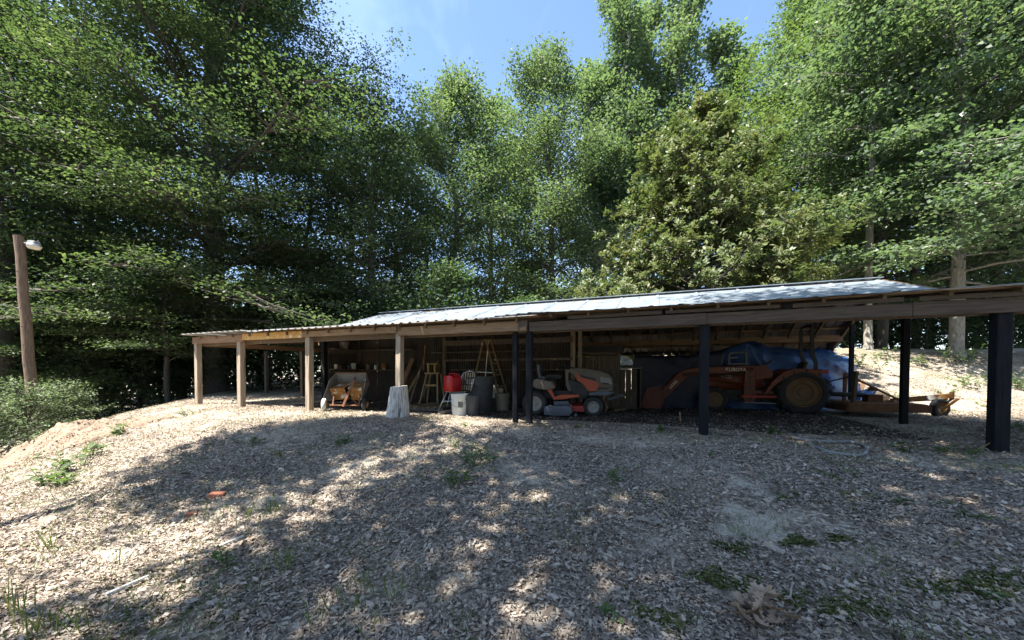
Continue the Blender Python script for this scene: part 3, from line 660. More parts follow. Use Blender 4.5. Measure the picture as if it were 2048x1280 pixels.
# folding chair with the fuel can
def build_chair():
    q = inshed(914, 1.0); t = thing('folding_chair', 'folding metal chair with webbed back behind the white bucket', 'chair', q, -.25)
    MB().tube([(-.26, .10, .46), (-.02, .10, .46), (.20, -.05, .46), (-.1, -.12, .46), (-.26, .1, .46)], .012, 6).build('seat_frame', M['chrome'], t)
    MB().box((-.02, .02, .465), (.42, .34, .014)).build('seat', M['strap'], t)
    MB().tube([(-.20, -.1, .45), (-.30, -.14, .22), (-.38, -.18, .01)], .014, 8).build('leg', M['chrome'], t, smooth=True)
    MB().tube([(-.24, .2, .45), (-.36, .2, .01)], .014, 8).build('leg', M['chrome'], t, smooth=True)
    MB().tube([(-.32, -.14, .2), (-.25, -.15, .26), (.18, -.15, .27), (.3, -.1, .02)], .013, 8).build('leg', M['chrome'], t, smooth=True)
    MB().tube([(-.2, -.2, .015), (.12, -.2, .012)], .012, 6).build('foot_bar', M['chrome'], t)
    arch = [(.0, .12, .50), (.02, .17, .66), (.03, .2, .80), (.06, .215, .87), (.13, .22, .90), (.26, .2, .92), (.34, .17, .89), (.36, .14, .82), (.34, .1, .66), (.3, .05, .48)]
    MB().tube(arch, .013, 8).build('back_frame', M['chrome'], t, smooth=True)
    for k in range(5): MB().bar((.055 + .06 * k, .155 - .018 * k, .50), (.075 + .06 * k, .2 - .012 * k, .885), .028, .006, (0, 1, 0)).build('back_slat', M['strap'], t)
    MB().tube([(.01, .14, .62), (.34, .08, .62)], .008, 6).build('back_bar', M['black'], t)
    # fuel can sits on the chair
    c = thing('fuel_can', 'red plastic fuel can sitting on the folding chair', 'fuel can', q + Vector((-.10, -.02, .473)), -.75)
    MB().prism([(-.15, 0), (.15, 0), (.165, .03), (.165, .29), (.13, .345), (.06, .355), (-.06, .355), (-.13, .345), (-.165, .29), (-.165, .03)], -.13, .13, .05).build('can_body', M['red_can'], c, smooth='auto', bevel=.008)
    MB().tube([(-.12, 0, .345), (-.08, 0, .395), (.08, 0, .40), (.13, 0, .345)], .018, 8).build('handle', M['red_can'], c, smooth=True)
    MB().lathe([(0, .34), (.035, .34), (.035, .385), (0, .385)], 16, (.10, .07, .01)).build('cap', M['red_can'], c)
build_chair()
# trash bin
def build_bin():
    q = inshed(960, 1.5); t = thing('trash_bin', 'large grey trash bin behind the folding chair', 'trash bin', q)
    MB().lathe([(0, 0), (.26, 0), (.31, .62), (.335, .62), (.335, .76), (.36, .76), (.365, .80), (.33, .80), (.25, .03), (0, .03)], 32).build('bin_body', M['bin_grey'], t, smooth='auto')
    for a in (-.9, 2.2): MB().bar((.36 * math.sin(a) - .05, -.36 * math.cos(a), .66), (.36 * math.sin(a) + .05, -.36 * math.cos(a), .66), .03, .12).build('handle', M['bin_grey'], t)
build_bin()
o = MB().box((0, 0, .16), (.2, .16, .32), taper=.9).lathe([(0, .32), (.03, .32), (.03, .36), (0, .36)], 12).build('white_jug', M['white_plastic'], smooth='auto', bevel=.006)
o.location = inshed(990, 2.25, .28); props(o, 'square white jug on a crate between the trash bin and the tan bucket', 'jug')
o = thing('storage_crate', 'dark low crate holding up the white jug', 'crate', inshed(990, 2.25), SH_ROT)
for z in (.05, .14, .23): MB().box((0, -.15, z), (.4, .018, .075)).build('slat', M['old_wood'], o); MB().box((0, .15, z), (.4, .018, .075)).build('slat', M['old_wood'], o)
MB().box((0, 0, .268), (.4, .32, .018)).build('lid', M['old_wood'], o)
MB().box((-.2, 0, .13), (.02, .28, .25)).box((.2, 0, .13), (.02, .28, .25)).build('end_board', M['old_wood'], o)
# step ladder
def build_ladder():
    q = inshed(975, 2.3); t = thing('step_ladder', 'yellow wooden step ladder opened behind the trash bin', 'ladder', q, -.15)
    A = (-.02, 0, 1.72)
    for x in (-.06, .10):
        MB().bar((x - .42, -.1 + (.1 if x > 0 else 0), 0), (x - .05, 0, 1.7), .03, .075, (0, 1, 0)).build('rail', M['ladder'], t) if x < 0 else MB().bar((x - .28, .25, 0), (x - .08, .02, 1.7), .02, .03, (0, 1, 0)).build('rail', M['chrome'], t)
    MB().bar((.42, -.28, 0), (-.02, -.05, 1.7), .03, .085, (0, 1, 0)).build('rail', M['ladder'], t)
    MB().bar((.60, .1, 0), (.08, .02, 1.7), .03, .085, (0, 1, 0)).build('rail', M['ladder'], t)
    for k in range(1, 6):
        f = k / 6
        MB().bar((.42 - .44 * f, -.28 + .23 * f, 1.7 * f), (.60 - .52 * f, .1 - .08 * f, 1.7 * f), .09, .025).build('step', M['ladder'], t)
    MB().bar((-.28, -.05, .92), (.22, -.1, .90), .015, .02).build('spreader', M['chrome'], t)
    MB().box((.01, 0, 1.72), (.2, .16, .03)).build('top_cap', M['ladder'], t)
build_ladder()
# saw-horse stool, pallet
def build_stool():
    q = inshed(868, 2.1); t = thing('wooden_trestle', 'pale wooden trestle stool standing on the pallet edge', 'stool', q, -.3)
    MB().box((0, 0, .86), (.42, .26, .04)).build('seat', M['ladder'], t)
    for x, y in ((-1, -1), (1, -1), (-1, 1), (1, 1)): MB().bar((x * .33 if x < 0 else .22, y * .2, 0), (x * .15, y * .09, .85), .04, .04, (0, 1, 0)).build('leg', M['ladder'], t)
    MB().bar((-.2, -.12, .55), (.18, -.12, .55), .03, .05).build('cross_rail', M['ladder'], t)
    MB().box((-.1, 0, .98), (.05, .24, .22)).box((.08, 0, .98), (.05, .24, .22)).build('back_post', M['ladder'], t)
    MB().box((0, -.01, 1.1), (.3, .2, .04)).build('back_rail', M['ladder'], t)
build_stool()
def build_pallet():
    q = inshed(866, 1.35); t = thing('pallet', 'flat wooden pallet of spaced slats on the shed floor', 'pallet', q, SH_ROT - .1)
    for y in (-.35, 0, .35): MB().box((0, y, .05), (1.15, .05, .09)).build('stringer', M['old_wood'], t)
    for k in range(7): MB().box((-.52 + .173 * k, 0, .105), (.085, .8, .02), (0, 0, .05 * math.sin(k * 3))).build('slat', M['ladder' if k % 3 else 'old_wood'], t)
build_pallet()
for a, b_, wd, ht, m, lb in (((882, 829), (965, 818), .16, .04, 'wood_z', 'pale plank lying half in the sun in front of the white bucket'), ((880, 822), (1035, 803), .2, .045, 'old_wood', 'long dark plank lying under the two front buckets'),
                         ((958, 818), (1004, 810), .12, .10, 'old_wood', 'short square timber beside the dark grey bucket')):
    pa, pb = GP(*a), GP(*b_); pa.z += .05; pb.z += .05
    o = MB().bar(pa, pb, wd, ht).build('plank', M[m], bevel=.004); props(o, lb, 'plank')
o = MB().tube([GP(1228, 823) + Vector((0, 0, .03)), GP(1252, 822) + Vector((0, 0, .04))], .02, 6).build('short_stick', M['ladder']); props(o, 'pale short stick lying on the dark floor by the loader bucket', 'stick')

# plank box (small shed house) with slanting tin roof
def build_box():
    q = inshed(1196, 3.35); t = thing('plank_box', 'narrow plank closet with a slanting metal lid behind the mower', 'closet', q, SH_ROT)
    for k in range(7):
        w_ = .135
        MB().box((-.42 + k * .14, -.3, .66), (w_, .02, 1.28 + .015 * math.sin(k * 5))).build('plank', M['old_wood'], t, bevel=.003)
    for k in range(5): MB().box((.50, -.22 + k * .14, .70), (.02, .135, 1.35)).build('plank', M['old_wood'], t)
    MB().box((-.51, 0, .66), (.02, .6, 1.28)).build('side_panel', M['old_wood'], t)
    P = [[(x, y, 1.36 + .24 * (y + .42) / .9 + (.012 if k % 2 else 0)) for k, x in enumerate(np.linspace(-.62, .64, 22))] for y in (-.46, 0, .46)]
    MB().grid(P).build('lid', M['galv_old'], t)
    MB().bar((-.6, -.40, 1.36), (.62, -.40, 1.36), .03, .05).build('lid_batten', M['old_wood'], t)
build_box()
o = thing('plank_bin', 'lower boarded bin with sheet lid right of the plank closet', 'bin', inshed(1248, 3.7), SH_ROT)
for k in range(5): MB().box((-.3 + k * .14, -.2, .5), (.134, .02, .98)).build('plank', M['old_wood'], o)
MB().box((.02, 0, 1.06), (.85, .55, .02), (.14, 0, 0)).build('lid', M['galv_old'], o)
MB().box((.40, 0, .5), (.02, .4, .98)).build('side_panel', M['old_wood'], o)

# ------------------------------------------------------------------ wheels
def wheel(parent, loc, r, wd, rr, rim_m, tyre_m=None, lug=0, name='wheel', n=36, rz=0):
    w_ = thing(name, None, None, loc, rz); w_.parent = parent
    h = wd / 2
    MB().lathe([(rr, -h * .8), (rr + .03 * r, -h * .95), (r * .86, -h), (r * .97, -h * .75), (r, -h * .3), (r, h * .3), (r * .97, h * .75), (r * .86, h), (rr + .03 * r, h * .95), (rr, h * .8), (rr, -h * .8)], n, axis='y').build('tyre', tyre_m or M['rubber'], w_, smooth=True)
    b = MB().lathe([(rr * 1.02, -h * .84), (rr * .94, -h * .86), (rr * .88, -h * .55), (rr * .62, -h * .5), (rr * .55, -h * .34), (rr * .28, -h * .34), (rr * .26, -h * .62), (0, -h * .64)], n, axis='y')
    b.lathe([(rr * 1.02, h * .84), (rr * .9, h * .8), (rr * .85, 0), (0, 0)], n, axis='y').build('rim', rim_m, w_, smooth='auto')
    if lug:
        b = MB()
        for k in range(lug):
            a = 2 * math.pi * k / lug; sg = 1 if k % 2 else -1
            c, s_ = math.cos(a), math.sin(a); c2, s2 = math.cos(a + .13), math.sin(a + .13)
            b.bar((r * .985 * c, sg * h * .95, r * .985 * s_), (r * 1.02 * c2, -sg * h * .05, r * 1.02 * s2), .045 * r / .5, .05 * r / .5, (c, 0, s_))
        b.build('tread', tyre_m or M['rubber'], w_)
    return w_
# ------------------------------------------------------------------ riding mower
def build_mower():
    q = inshed(1128, 1.75); t = thing('riding_mower', 'orange and tan riding mower parked behind the black posts', 'mower', q, -.16)
    t.scale = (1.02,) * 3
    k = .00177; f = lambda c, z: ((c - 548) * k, (1125 - z) * k)
    Y = .23
    MB().prism([f(575, 590), f(690, 565), f(800, 572), f(960, 605), f(1060, 640), f(1105, 690), f(1112, 830), f(1050, 850), f(830, 850), f(700, 700), f(640, 640)], -Y, Y, .05).build('hood', M['mower_tan'], t, smooth='auto', bevel=.01)
    for s in (-1, 1):
        MB().prism([f(690, 612), f(740, 668), f(925, 725), f(962, 760), f(918, 838), f(832, 838), f(765, 745), f(700, 715)], s * (Y + .001), s * (Y + .018), .03).build('side_panel', M['mower_orange'], t)
        MB().prism([f(735, 648), f(905, 690), f(925, 722), f(742, 678)], s * (Y + .019), s * (Y + .026)).build('side_vent', M['black'], t)
        MB().prism([f(955, 670), f(1080, 690), f(1100, 760), f(975, 740)], s * (Y + .001), s * (Y + .012), .02).build('headlight', M['rim_grey'], t)
        MB().prism([f(985, 735), f(1060, 745), f(1070, 762), f(990, 755)], s * (Y + .013), s * (Y + .018)).build('grille_slot', M['black'], t)
        MB().prism([f(940, 795), f(1085, 792), f(1040, 815), f(925, 820)], s * (Y + .001), s * (Y + .01)).build('grille_slot', M['black'], t)
        MB().prism([f(600, 700), f(785, 760), f(840, 892), f(650, 885)], s * .19, s * .225, .02).build('engine_panel', M['black'], t)
        MB().prism([f(345, 715), f(420, 722), f(462, 800), f(365, 825), f(250, 812), f(172, 772), f(205, 705), f(250, 690)], s * .22, s * .44, .05).build('fender', M['mower_tan'], t, smooth='auto', bevel=.008)
        MB().prism([f(362, 822), f(405, 812), f(450, 905), f(510, 878), f(720, 872), f(735, 895), f(560, 928), f(438, 938)], s * .24, s * .42, .02).build('footboard', M['mower_orange'], t, bevel=.006)
        MB().bar((f(1055, 942)[0], s * .16, f(1055, 942)[1]), (f(1225, 886)[0], s * .18, f(1225, 886)[1]), .025, .02).build('bumper_bar', M['mower_grey'], t)
    MB().bar((f(1225, 886)[0], -.19, f(1225, 886)[1]), (f(1225, 886)[0], .19, f(1225, 886)[1]), .02, .025).build('bumper_bar', M['mower_grey'], t)
    MB().prism([f(835, 850), f(1060, 838), f(1130, 850), f(1060, 885), f(840, 890)], -.24, .24, .03).build('front_skirt', M['mower_grey'], t, bevel=.006)
    MB().prism([f(565, 580), f(610, 590), f(600, 700), f(660, 885), f(615, 880), f(570, 760)], -.2, .2, .02).build('dash_column', M['mower_tan'], t, bevel=.006)
    MB().prism([f(330, 650), f(480, 640), f(530, 655), f(520, 700), f(340, 705)], -.24, .24, .05).build('seat', M['black'], t, smooth='auto', bevel=.012)
    MB().prism([f(225, 530), f(258, 520), f(275, 660), f(330, 690), f(250, 700)], -.22, .22, .05).build('backrest', M['mower_grey'], t, smooth='auto', bevel=.012)
    sw = MB(); c = Vector((f(610, 555)[0], 0, f(610, 555)[1])); ring = []
    for a in np.linspace(0, 2 * math.pi, 21): ring.append(c + Vector((.17 * math.cos(a), .17 * math.sin(a), .05 * math.cos(a) * -1)))
    sw.tube(ring, .013, 6, False); sw.bar(c - Vector((0, .16, 0)), c + Vector((0, .16, 0)), .03, .015).bar(c, c + Vector((.03, 0, -.12)), .03, .03)
    sw.build('steering_wheel', M['black'], t, smooth=True)
    MB().box((f(560, 830)[0], 0, f(560, 880)[1]), (.9, .4, .16)).build('chassis', M['black'], t)
    MB().prism([f(640, 1005), f(780, 1000), f(780, 1070), f(655, 1065)], -.42, .42, .03).build('mower_deck', M['red_deck'], t)
    MB().prism([f(330, 1010), f(430, 1000), f(600, 990), f(640, 1020), f(655, 1060), f(620, 1108), f(440, 1112), f(330, 1098)], -.62, -.30, .06).build('discharge_chute', M['mower_grey'], t, smooth='auto', bevel=.01)
    MB().prism([f(430, 960), f(600, 950), f(620, 990), f(440, 1000)], -.34, .2, .03).build('deck_cover', M['mower_grey'], t)
    wheel(t, (f(685, 1080)[0], -.46, .045), .045, .05, .025, M['rim_grey'], name='gauge_wheel', n=16)
    for s in (-1, 1):
        wheel(t, (f(882, 1015)[0], s * .36, .2), .2, .16, .115, M['rim_grey'], rz=0 if s < 0 else math.pi)
        wheel(t, (f(215, 970)[0], s * .36, .255), .255, .22, .15, M['rim_grey'], rz=0 if s < 0 else math.pi)
build_mower()

# ------------------------------------------------------------------ tractor with loader; local x points forward (left in the picture)
def text(body, size, parent, loc, rot, name='lettering', shear=0):
    cu = bpy.data.curves.new(name, 'FONT'); cu.body = body; cu.size = size; cu.extrude = .0015; cu.shear = shear; cu.align_x = 'CENTER'; cu.align_y = 'CENTER'
    cu.materials.append(M['lettering']); tmp = bpy.data.objects.new(name, cu); me = bpy.data.meshes.new_from_object(tmp); bpy.data.objects.remove(tmp)
    o = bpy.data.objects.new(name, me); C.objects.link(o); o.parent = parent; o.location = loc; o.rotation_euler = rot; return o
def build_tractor():
    base = S(TP(1608, 3.85), 3.85); base.z = float(gz(base.x, base.y))
    t = thing('tractor', 'orange farm tractor with front loader parked at the back of the shed', 'tractor', base, SH_ROT)
    s = .98; t.scale = (s,) * 3
    # local: x to the right, so forward is -x; near side is y = 0
    wheel(t, (0, .12, .51), .51, .27, .335, M['rim_tan'], lug=26, name='rear_wheel', n=44)
    wheel(t, (0, 1.10, .51), .51, .27, .335, M['rim_tan'], lug=26, name='rear_wheel', n=44, rz=math.pi)
    wheel(t, (-1.78, .16, .30), .30, .2, .185, M['rim_tan'], lug=20, name='front_wheel')
    wheel(t, (-1.78, 1.06, .30), .30, .2, .185, M['rim_tan'], lug=20, name='front_wheel', rz=math.pi)
    for y0, y1 in ((.0, .26), (.96, 1.22)):
        MB().prism([(.36, 1.04), (-.18, 1.06), (-.42, .96), (-.62, .74), (-.78, .46), (-.72, .44), (-.56, .66), (-.36, .82), (-.1, .90), (.14, .86), (.28, .78)], y0, y1, .015).build('fender', M['orange'], t, bevel=.006)
        MB().box((.42, (y0 + y1) / 2, .98), (.12, .1, .09)).build('tail_light', M['red_deck'], t)
    MB().prism([(-.5, .42), (-1.2, .42), (-1.22, .36), (-.5, .36)], .06, 1.16).build('step_board', M['red_deck'], t)
    MB().prism([(-.55, .52), (-.95, .52), (-.95, .46), (-.55, .46)], .1, .3).build('step_plate', M['orange'], t)
    MB().tube([(-.5, .1, .235), (-1.15, .1, .245)], .012, 6).build('step_rail', M['chrome'], t)
    MB().prism([(-.7, .98), (-1.0, 1.02), (-2.05, .96), (-2.2, .88), (-2.22, .55), (-1.0, .52), (-.66, .62)], .38, .84, .04).build('hood', M['orange'], t, smooth='auto', bevel=.012)
    MB().prism([(-2.225, .86), (-2.24, .86), (-2.25, .58), (-2.225, .58)], .42, .8).build('grille', M['black'], t)
    MB().box((-.95, .61, .42), (1.9, .36, .3)).build('chassis', M['black'], t)
    MB().tube([(-1.78, .2, .30), (-1.78, 1.02, .30)], .05, 8).build('front_axle', M['black'], t)
    MB().tube([(0, .2, .51), (0, 1.02, .51)], .09, 10).build('rear_axle', M['black'], t)
    MB().prism([(.02, .9), (-.4, .9), (-.42, .8), (.05, .78)], .4, .82, .05).build('seat', M['black'], t, bevel=.012)
    MB().prism([(.02, .86), (.14, 1.22), (.22, 1.22), (.12, .84)], .4, .82, .05).build('backrest', M['black'], t, bevel=.012)
    c = Vector((-.62, .61, 1.16)); ring = [c + Vector((.16 * math.cos(a), .19 * math.sin(a), .10 * math.cos(a))) for a in np.linspace(0, 2 * math.pi, 25)]
    MB().tube(ring, .014, 6, False).tube([c, (-.8, .61, .9)], .02, 6).bar(c - Vector((0, .18, 0)), c + Vector((0, .18, 0)), .03, .015).build('steering_wheel', M['black'], t, smooth=True)
    for y in (.26, .96):
        MB().bar((.30, y, .95), (.30, y, 1.2), .07, .05, (0, 1, 0)).bar((.30, y, 1.2), (.22 if y < .5 else .22, y, 1.42), .07, .05, (0, 1, 0)).bar((.22, y, 1.42), (.22, y, 2.0), .07, .05, (0, 1, 0)).build('roll_bar', M['black'], t)
    MB().tube([(.22, .26, 2.0), (.22, .34, 2.07), (.22, .88, 2.07), (.22, .96, 2.0)], .032, 8).build('roll_bar', M['black'], t, smooth=True)
    # loader: posts, arms with the bend, cylinders, bucket
    for y in (.14, 1.0):
        po = MB().prism([(-.92, 1.10), (-1.13, 1.10), (-1.16, .30), (-1.10, .22), (-.96, .22), (-.9, .34)], y, y + .10, .03).build('loader_post', M['orange'], t, bevel=.005)
        for z in (.98, .86, .72, .6): MB().box((-1.03, y - .004, z), (.06, .012, .05)).build('pin_hole', M['black'], po)
        MB().lathe([(0, -.008), (.055, -.008), (.055, .0), (0, 0)], 18, (-1.03, y - .001, .36), 'y').build('pin_hole', M['black'], po)
        ar = MB().prism([(-.95, 1.13), (-2.15, 1.09), (-2.42, 1.05), (-2.62, .93), (-3.22, .22), (-3.12, .13), (-2.98, .22), (-2.42, .82), (-2.3, .88), (-1.3, .96), (-.95, 1.02)], y + .0, y + .09, .0).build('loader_arm', M['orange'], t, bevel=.008)
        MB().prism([(-.92, 1.10), (-.72, 1.16), (-.56, .98), (-.56, .84), (-.9, .80)], y + .02, y + .08).build('loader_gusset', M['orange'], t)
        MB().tube([(-1.12, y + .04, .66), (-1.9, y + .04, .80)], .032, 8).build('lift_cylinder', M['orange'], t)
        MB().tube([(-1.14, y + .04, .665), (-1.32, y + .04, .695)], .018, 8).build('cylinder_rod', M['chrome'], t)
        MB().tube([(-2.58, y + .045, .98), (-3.0, y + .045, .50)], .03, 8).build('tilt_cylinder', M['orange'], t)
        MB().tube([(-3.0, y + .045, .50), (-3.16, y + .045, .33)], .017, 8).build('cylinder_rod', M['chrome'], t)
        if y < .5:
            text('KUBOTA', .11, ar, (-1.33, y - .003, 1.035), (R(90), R(2), 0))
            text('LA302', .10, ar, (-2.72, y - .003, .66), (R(90), R(-49), 0))
            MB().lathe([(0, -.006), (.05, -.006), (.05, 0), (0, 0)], 16, (-2.86, y - .001, .47), 'y').build('pin_hole', M['black'], ar)
    for dz in (0, .03, .06): MB().tube([(-1.12, .13, 1.0 - dz), (-1.6, .12, .93 - dz * 1.4), (-2.2, .12, .98 - dz), (-2.5, .13, .93 - dz)], .009, 6).build('hydraulic_hose', M['black'], t, smooth=True)
    MB().tube([(-1.9, .5, .93), (-1.9, .5, 1.28)], .03, 10).build('exhaust_pipe', M['black'], t)
    text('L3130', .09, t, (-1.5, .372, .86), (R(90), 0, 0), shear=.3)
    MB().prism([(-3.10, .62), (-3.36, .56), (-3.52, .10), (-3.64, .01), (-3.05, .01), (-2.98, .2), (-3.0, .5)], .0, .02).build('bucket_side', M['orange'], t)
    MB().prism([(-3.10, .62), (-3.36, .56), (-3.52, .10), (-3.64, .01), (-3.05, .01), (-2.98, .2), (-3.0, .5)], 1.22, 1.24).build('bucket_side', M['orange'], t)
    MB().prism([(-3.00, .52), (-3.08, .61), (-3.06, .62), (-2.98, .52), (-2.95, .2), (-3.02, -.0), (-3.64, 0), (-3.64, .015), (-3.03, .015), (-2.97, .2)], .02, 1.22).build('bucket_shell', M['orange'], t)
build_tractor()

# rotary cutter behind the tractor
def build_cutter():
    q = S(TP(1790, 3.9), 3.9); q.z = float(gz(q.x, q.y)); t = thing('rotary_cutter', 'rusty orange rotary cutter hitched behind the tractor', 'mower attachment', q, SH_ROT + .05)
    MB().prism([(-.75, .30), (.52, .30), (.62, .26), (.62, .12), (-.8, .10), (-.8, .26)], .0, 1.1, .015).build('deck', M['rust_dark'], t, bevel=.006)
    MB().bar((-.78, -.012, .20), (.60, -.012, .20), .02, .14).build('deck_skirt', M['rust_dark'], t)
    MB().box((-.1, .55, .38), (.26, .24, .16)).lathe([(0, .54), (.09, .54), (.07, .62), (0, .63)], 14, (-.1, .55, 0)).build('gearbox', M['rust_dark'], t)
    MB().tube([(-.9, .55, .46), (-.25, .55, .44)], .05, 8).build('drive_shaft', M['black'], t)
    MB().bar((-.66, .10, .2), (-.62, .10, .98), .05, .13, (0, 1, 0)).build('hitch_mast', M['old_wood'], t)
    MB().bar((-.62, .55, .3), (-.6, .55, .95), .06, .05, (0, 1, 0)).build('hitch_mast', M['rust_dark'], t)
    MB().bar((-.6, .3, .86), (.28, .4, .36), .03, .06, (0, 1, 0)).build('brace', M['rust_dark'], t)
    MB().tube([(-1.1, .3, .72), (-.6, .25, .88)], .016, 6).build('top_link', M['black'], t)
    b = MB()
    for k in range(9): c = Vector((.28 + .03 * k, .4, .42 - .016 * k)); b.tube([c + Vector((.018 * math.cos(a), .012 * math.sin(a + k), .018 * math.sin(a))) for a in np.linspace(0, 2 * math.pi, 7)], .005, 4, False)
    b.build('chain', M['rust_dark'], t)
    MB().bar((.20, .50, .33), (1.22, .50, .46), .07, .10).build('tail_boom', M['rust'], t, bevel=.005)
    MB().bar((.2, .62, .30), (1.18, .56, .40), .05, .06).build('tail_boom', M['rust'], t)
    MB().tube([(1.22, .5, .38), (1.22, .5, .54)], .035, 8).build('caster_pin', M['rust_dark'], t)
    MB().bar((1.28, .43, .40), (1.02, .43, .16), .03, .06, (0, 1, 0)).build('caster_fork', M['rust'], t)
    MB().bar((1.28, .58, .40), (1.02, .58, .16), .03, .06, (0, 1, 0)).build('caster_fork', M['rust'], t)
    wheel(t, (1.03, .505, .2), .2, .13, .12, M['rust'], name='tail_wheel', rz=.4, n=28)
build_cutter()

# tarpaulins
def drape(name, label, m, pts, nx=64, ny=44, seed=1, amp=.03):
    """pts: grid of control points (rows bottom to top), smoothly interpolated and creased"""
    P = np.array([[tuple(q) for q in row] for row in pts]); rg = np.random.default_rng(seed)
    a, b = P.shape[:2]; out = []
    ph = rg.uniform(0, 6, 8); kx = rg.uniform(3, 14, 8); ky = rg.uniform(2, 10, 8)
    for i in range(ny):
        fi = i / (ny - 1) * (a - 1); i0 = min(int(fi), a - 2); fa = fi - i0; row = []
        for j in range(nx):
            fj = j / (nx - 1) * (b - 1); j0 = min(int(fj), b - 2); fb = fj - j0
            q = (P[i0, j0] * (1 - fa) + P[i0 + 1, j0] * fa) * (1 - fb) + (P[i0, j0 + 1] * (1 - fa) + P[i0 + 1, j0 + 1] * fa) * fb
            u_, v_ = j / nx, i / ny
            d = sum(math.sin(kx[k] * u_ * 2 + ky[k] * v_ * 2 + ph[k]) for k in range(8)) / 8
            d2 = sum((1 - abs(math.sin(kx[k] * 1.7 * u_ + ky[k] * 1.9 * v_ + ph[k]))) ** 5 for k in range(5))
            row.append((q[0] + amp * d, q[1] - amp * d - amp * .45 * d2, max(q[2] + amp * .4 * d + amp * .25 * d2, float(gz(q[0], q[1])) + .01)))
        out.append(row)
    o = MB().grid(out).build(name, m, smooth='auto')
    md = o.modifiers.new('thickness', 'SOLIDIFY'); md.thickness = .006
    return props(o, label, 'tarp')
Z1 = 9.6
def tp_(px, py, Z): return at(px, py, Z)
drape('blue_tarp', 'large blue tarpaulin draped over a load behind the tractor', M['tarp'],
      [[tp_(1405, 835, 9.6), tp_(1470, 835, 9.4), tp_(1530, 832, 9.3), tp_(1600, 832, 9.2), tp_(1660, 828, 9.3), tp_(1712, 812, 9.7), tp_(1722, 800, 10.6)],
       [tp_(1400, 780, 9.7), tp_(1466, 770, 9.5), tp_(1530, 770, 9.4), tp_(1600, 770, 9.3), tp_(1660, 770, 9.3), tp_(1703, 770, 9.7), tp_(1716, 765, 10.6)],
       [tp_(1395, 715, 9.9), tp_(1488, 688, 9.8), tp_(1530, 706, 9.6), tp_(1600, 714, 9.5), tp_(1655, 722, 9.5), tp_(1700, 722, 9.8), tp_(1712, 740, 10.6)],
       [tp_(1400, 712, 10.6), tp_(1495, 684, 10.4), tp_(1540, 693, 10.3), tp_(1600, 700, 10.2), tp_(1655, 700, 10.2), tp_(1695, 718, 10.4), tp_(1706, 735, 10.9)],
       [tp_(1410, 790, 11.1), tp_(1495, 770, 11.0), tp_(1540, 770, 11), tp_(1600, 770, 11), tp_(1650, 770, 11), tp_(1690, 770, 11.1), tp_(1700, 770, 11.2)]], seed=4, amp=.085)
drape('blue_tarp', 'crumpled loose end of blue tarpaulin on the ground by the log', M['tarp'],
      [[tp_(1700, 805, 9.6), tp_(1715, 806, 9.5), tp_(1730, 802, 9.6), tp_(1752, 795, 9.8)], [tp_(1702, 780, 9.8), tp_(1718, 782, 9.7), tp_(1733, 778, 9.8), tp_(1752, 772, 9.9)],
       [tp_(1700, 790, 10.6), tp_(1718, 790, 10.6), tp_(1735, 786, 10.6), tp_(1752, 784, 10.6)]], 20, 14, 7, .07)
drape('navy_tarp', 'dark navy tarpaulin hung as a curtain behind the loader', M['navy'],
      [[tp_(1262, 818, 9.6), tp_(1320, 822, 9.5), tp_(1380, 826, 9.4), tp_(1440, 828, 9.3)], [tp_(1262, 760, 9.6), tp_(1320, 765, 9.55), tp_(1380, 765, 9.4), tp_(1440, 765, 9.3)],
       [tp_(1268, 712, 9.6), tp_(1320, 712, 9.6), tp_(1380, 710, 9.4), tp_(1450, 702, 9.3)]], 40, 16, 9, .05)
def chair_white():
    t = thing('plastic_chair', 'pale grey chair frame set on the load under the tarpaulin', 'chair', at(1476, 726, 9.15), SH_ROT)
    MB().tube([(-.2, 0, -.0), (-.2, 0, .2), (-.17, 0, .25), (.14, 0, .26), (.17, 0, .22), (.17, 0, -.02)], .02, 6).build('frame', M['tub_grey'], t)
    MB().bar((-.19, 0, .13), (.0, 0, .135), .04, .03).build('armrest', M['tub_grey'], t)
    MB().box((0, .1, -.02), (.42, .3, .03)).build('seat', M['tub_grey'], t)
chair_white()
pa = at(1746, 790, 10.2); o = MB().tube([pa + Vector((-.12, 0, .0)), pa + Vector((.1, 0, 0)), pa + Vector((.34, .05, -.03))], [.19, .2, .17], 14).build('log_round', M['old_wood'], smooth='auto'); props(o, 'thick brown log lying beside the loose blue tarpaulin end', 'log')
o = MB().bar(at(1720, 783, 10.4), at(1728, 762, 10.5), .16, .03, (0, 1, 0)).build('scrap_board', M['wood_red']); props(o, 'dark reddish scrap board standing up out of the blue tarpaulin', 'board')

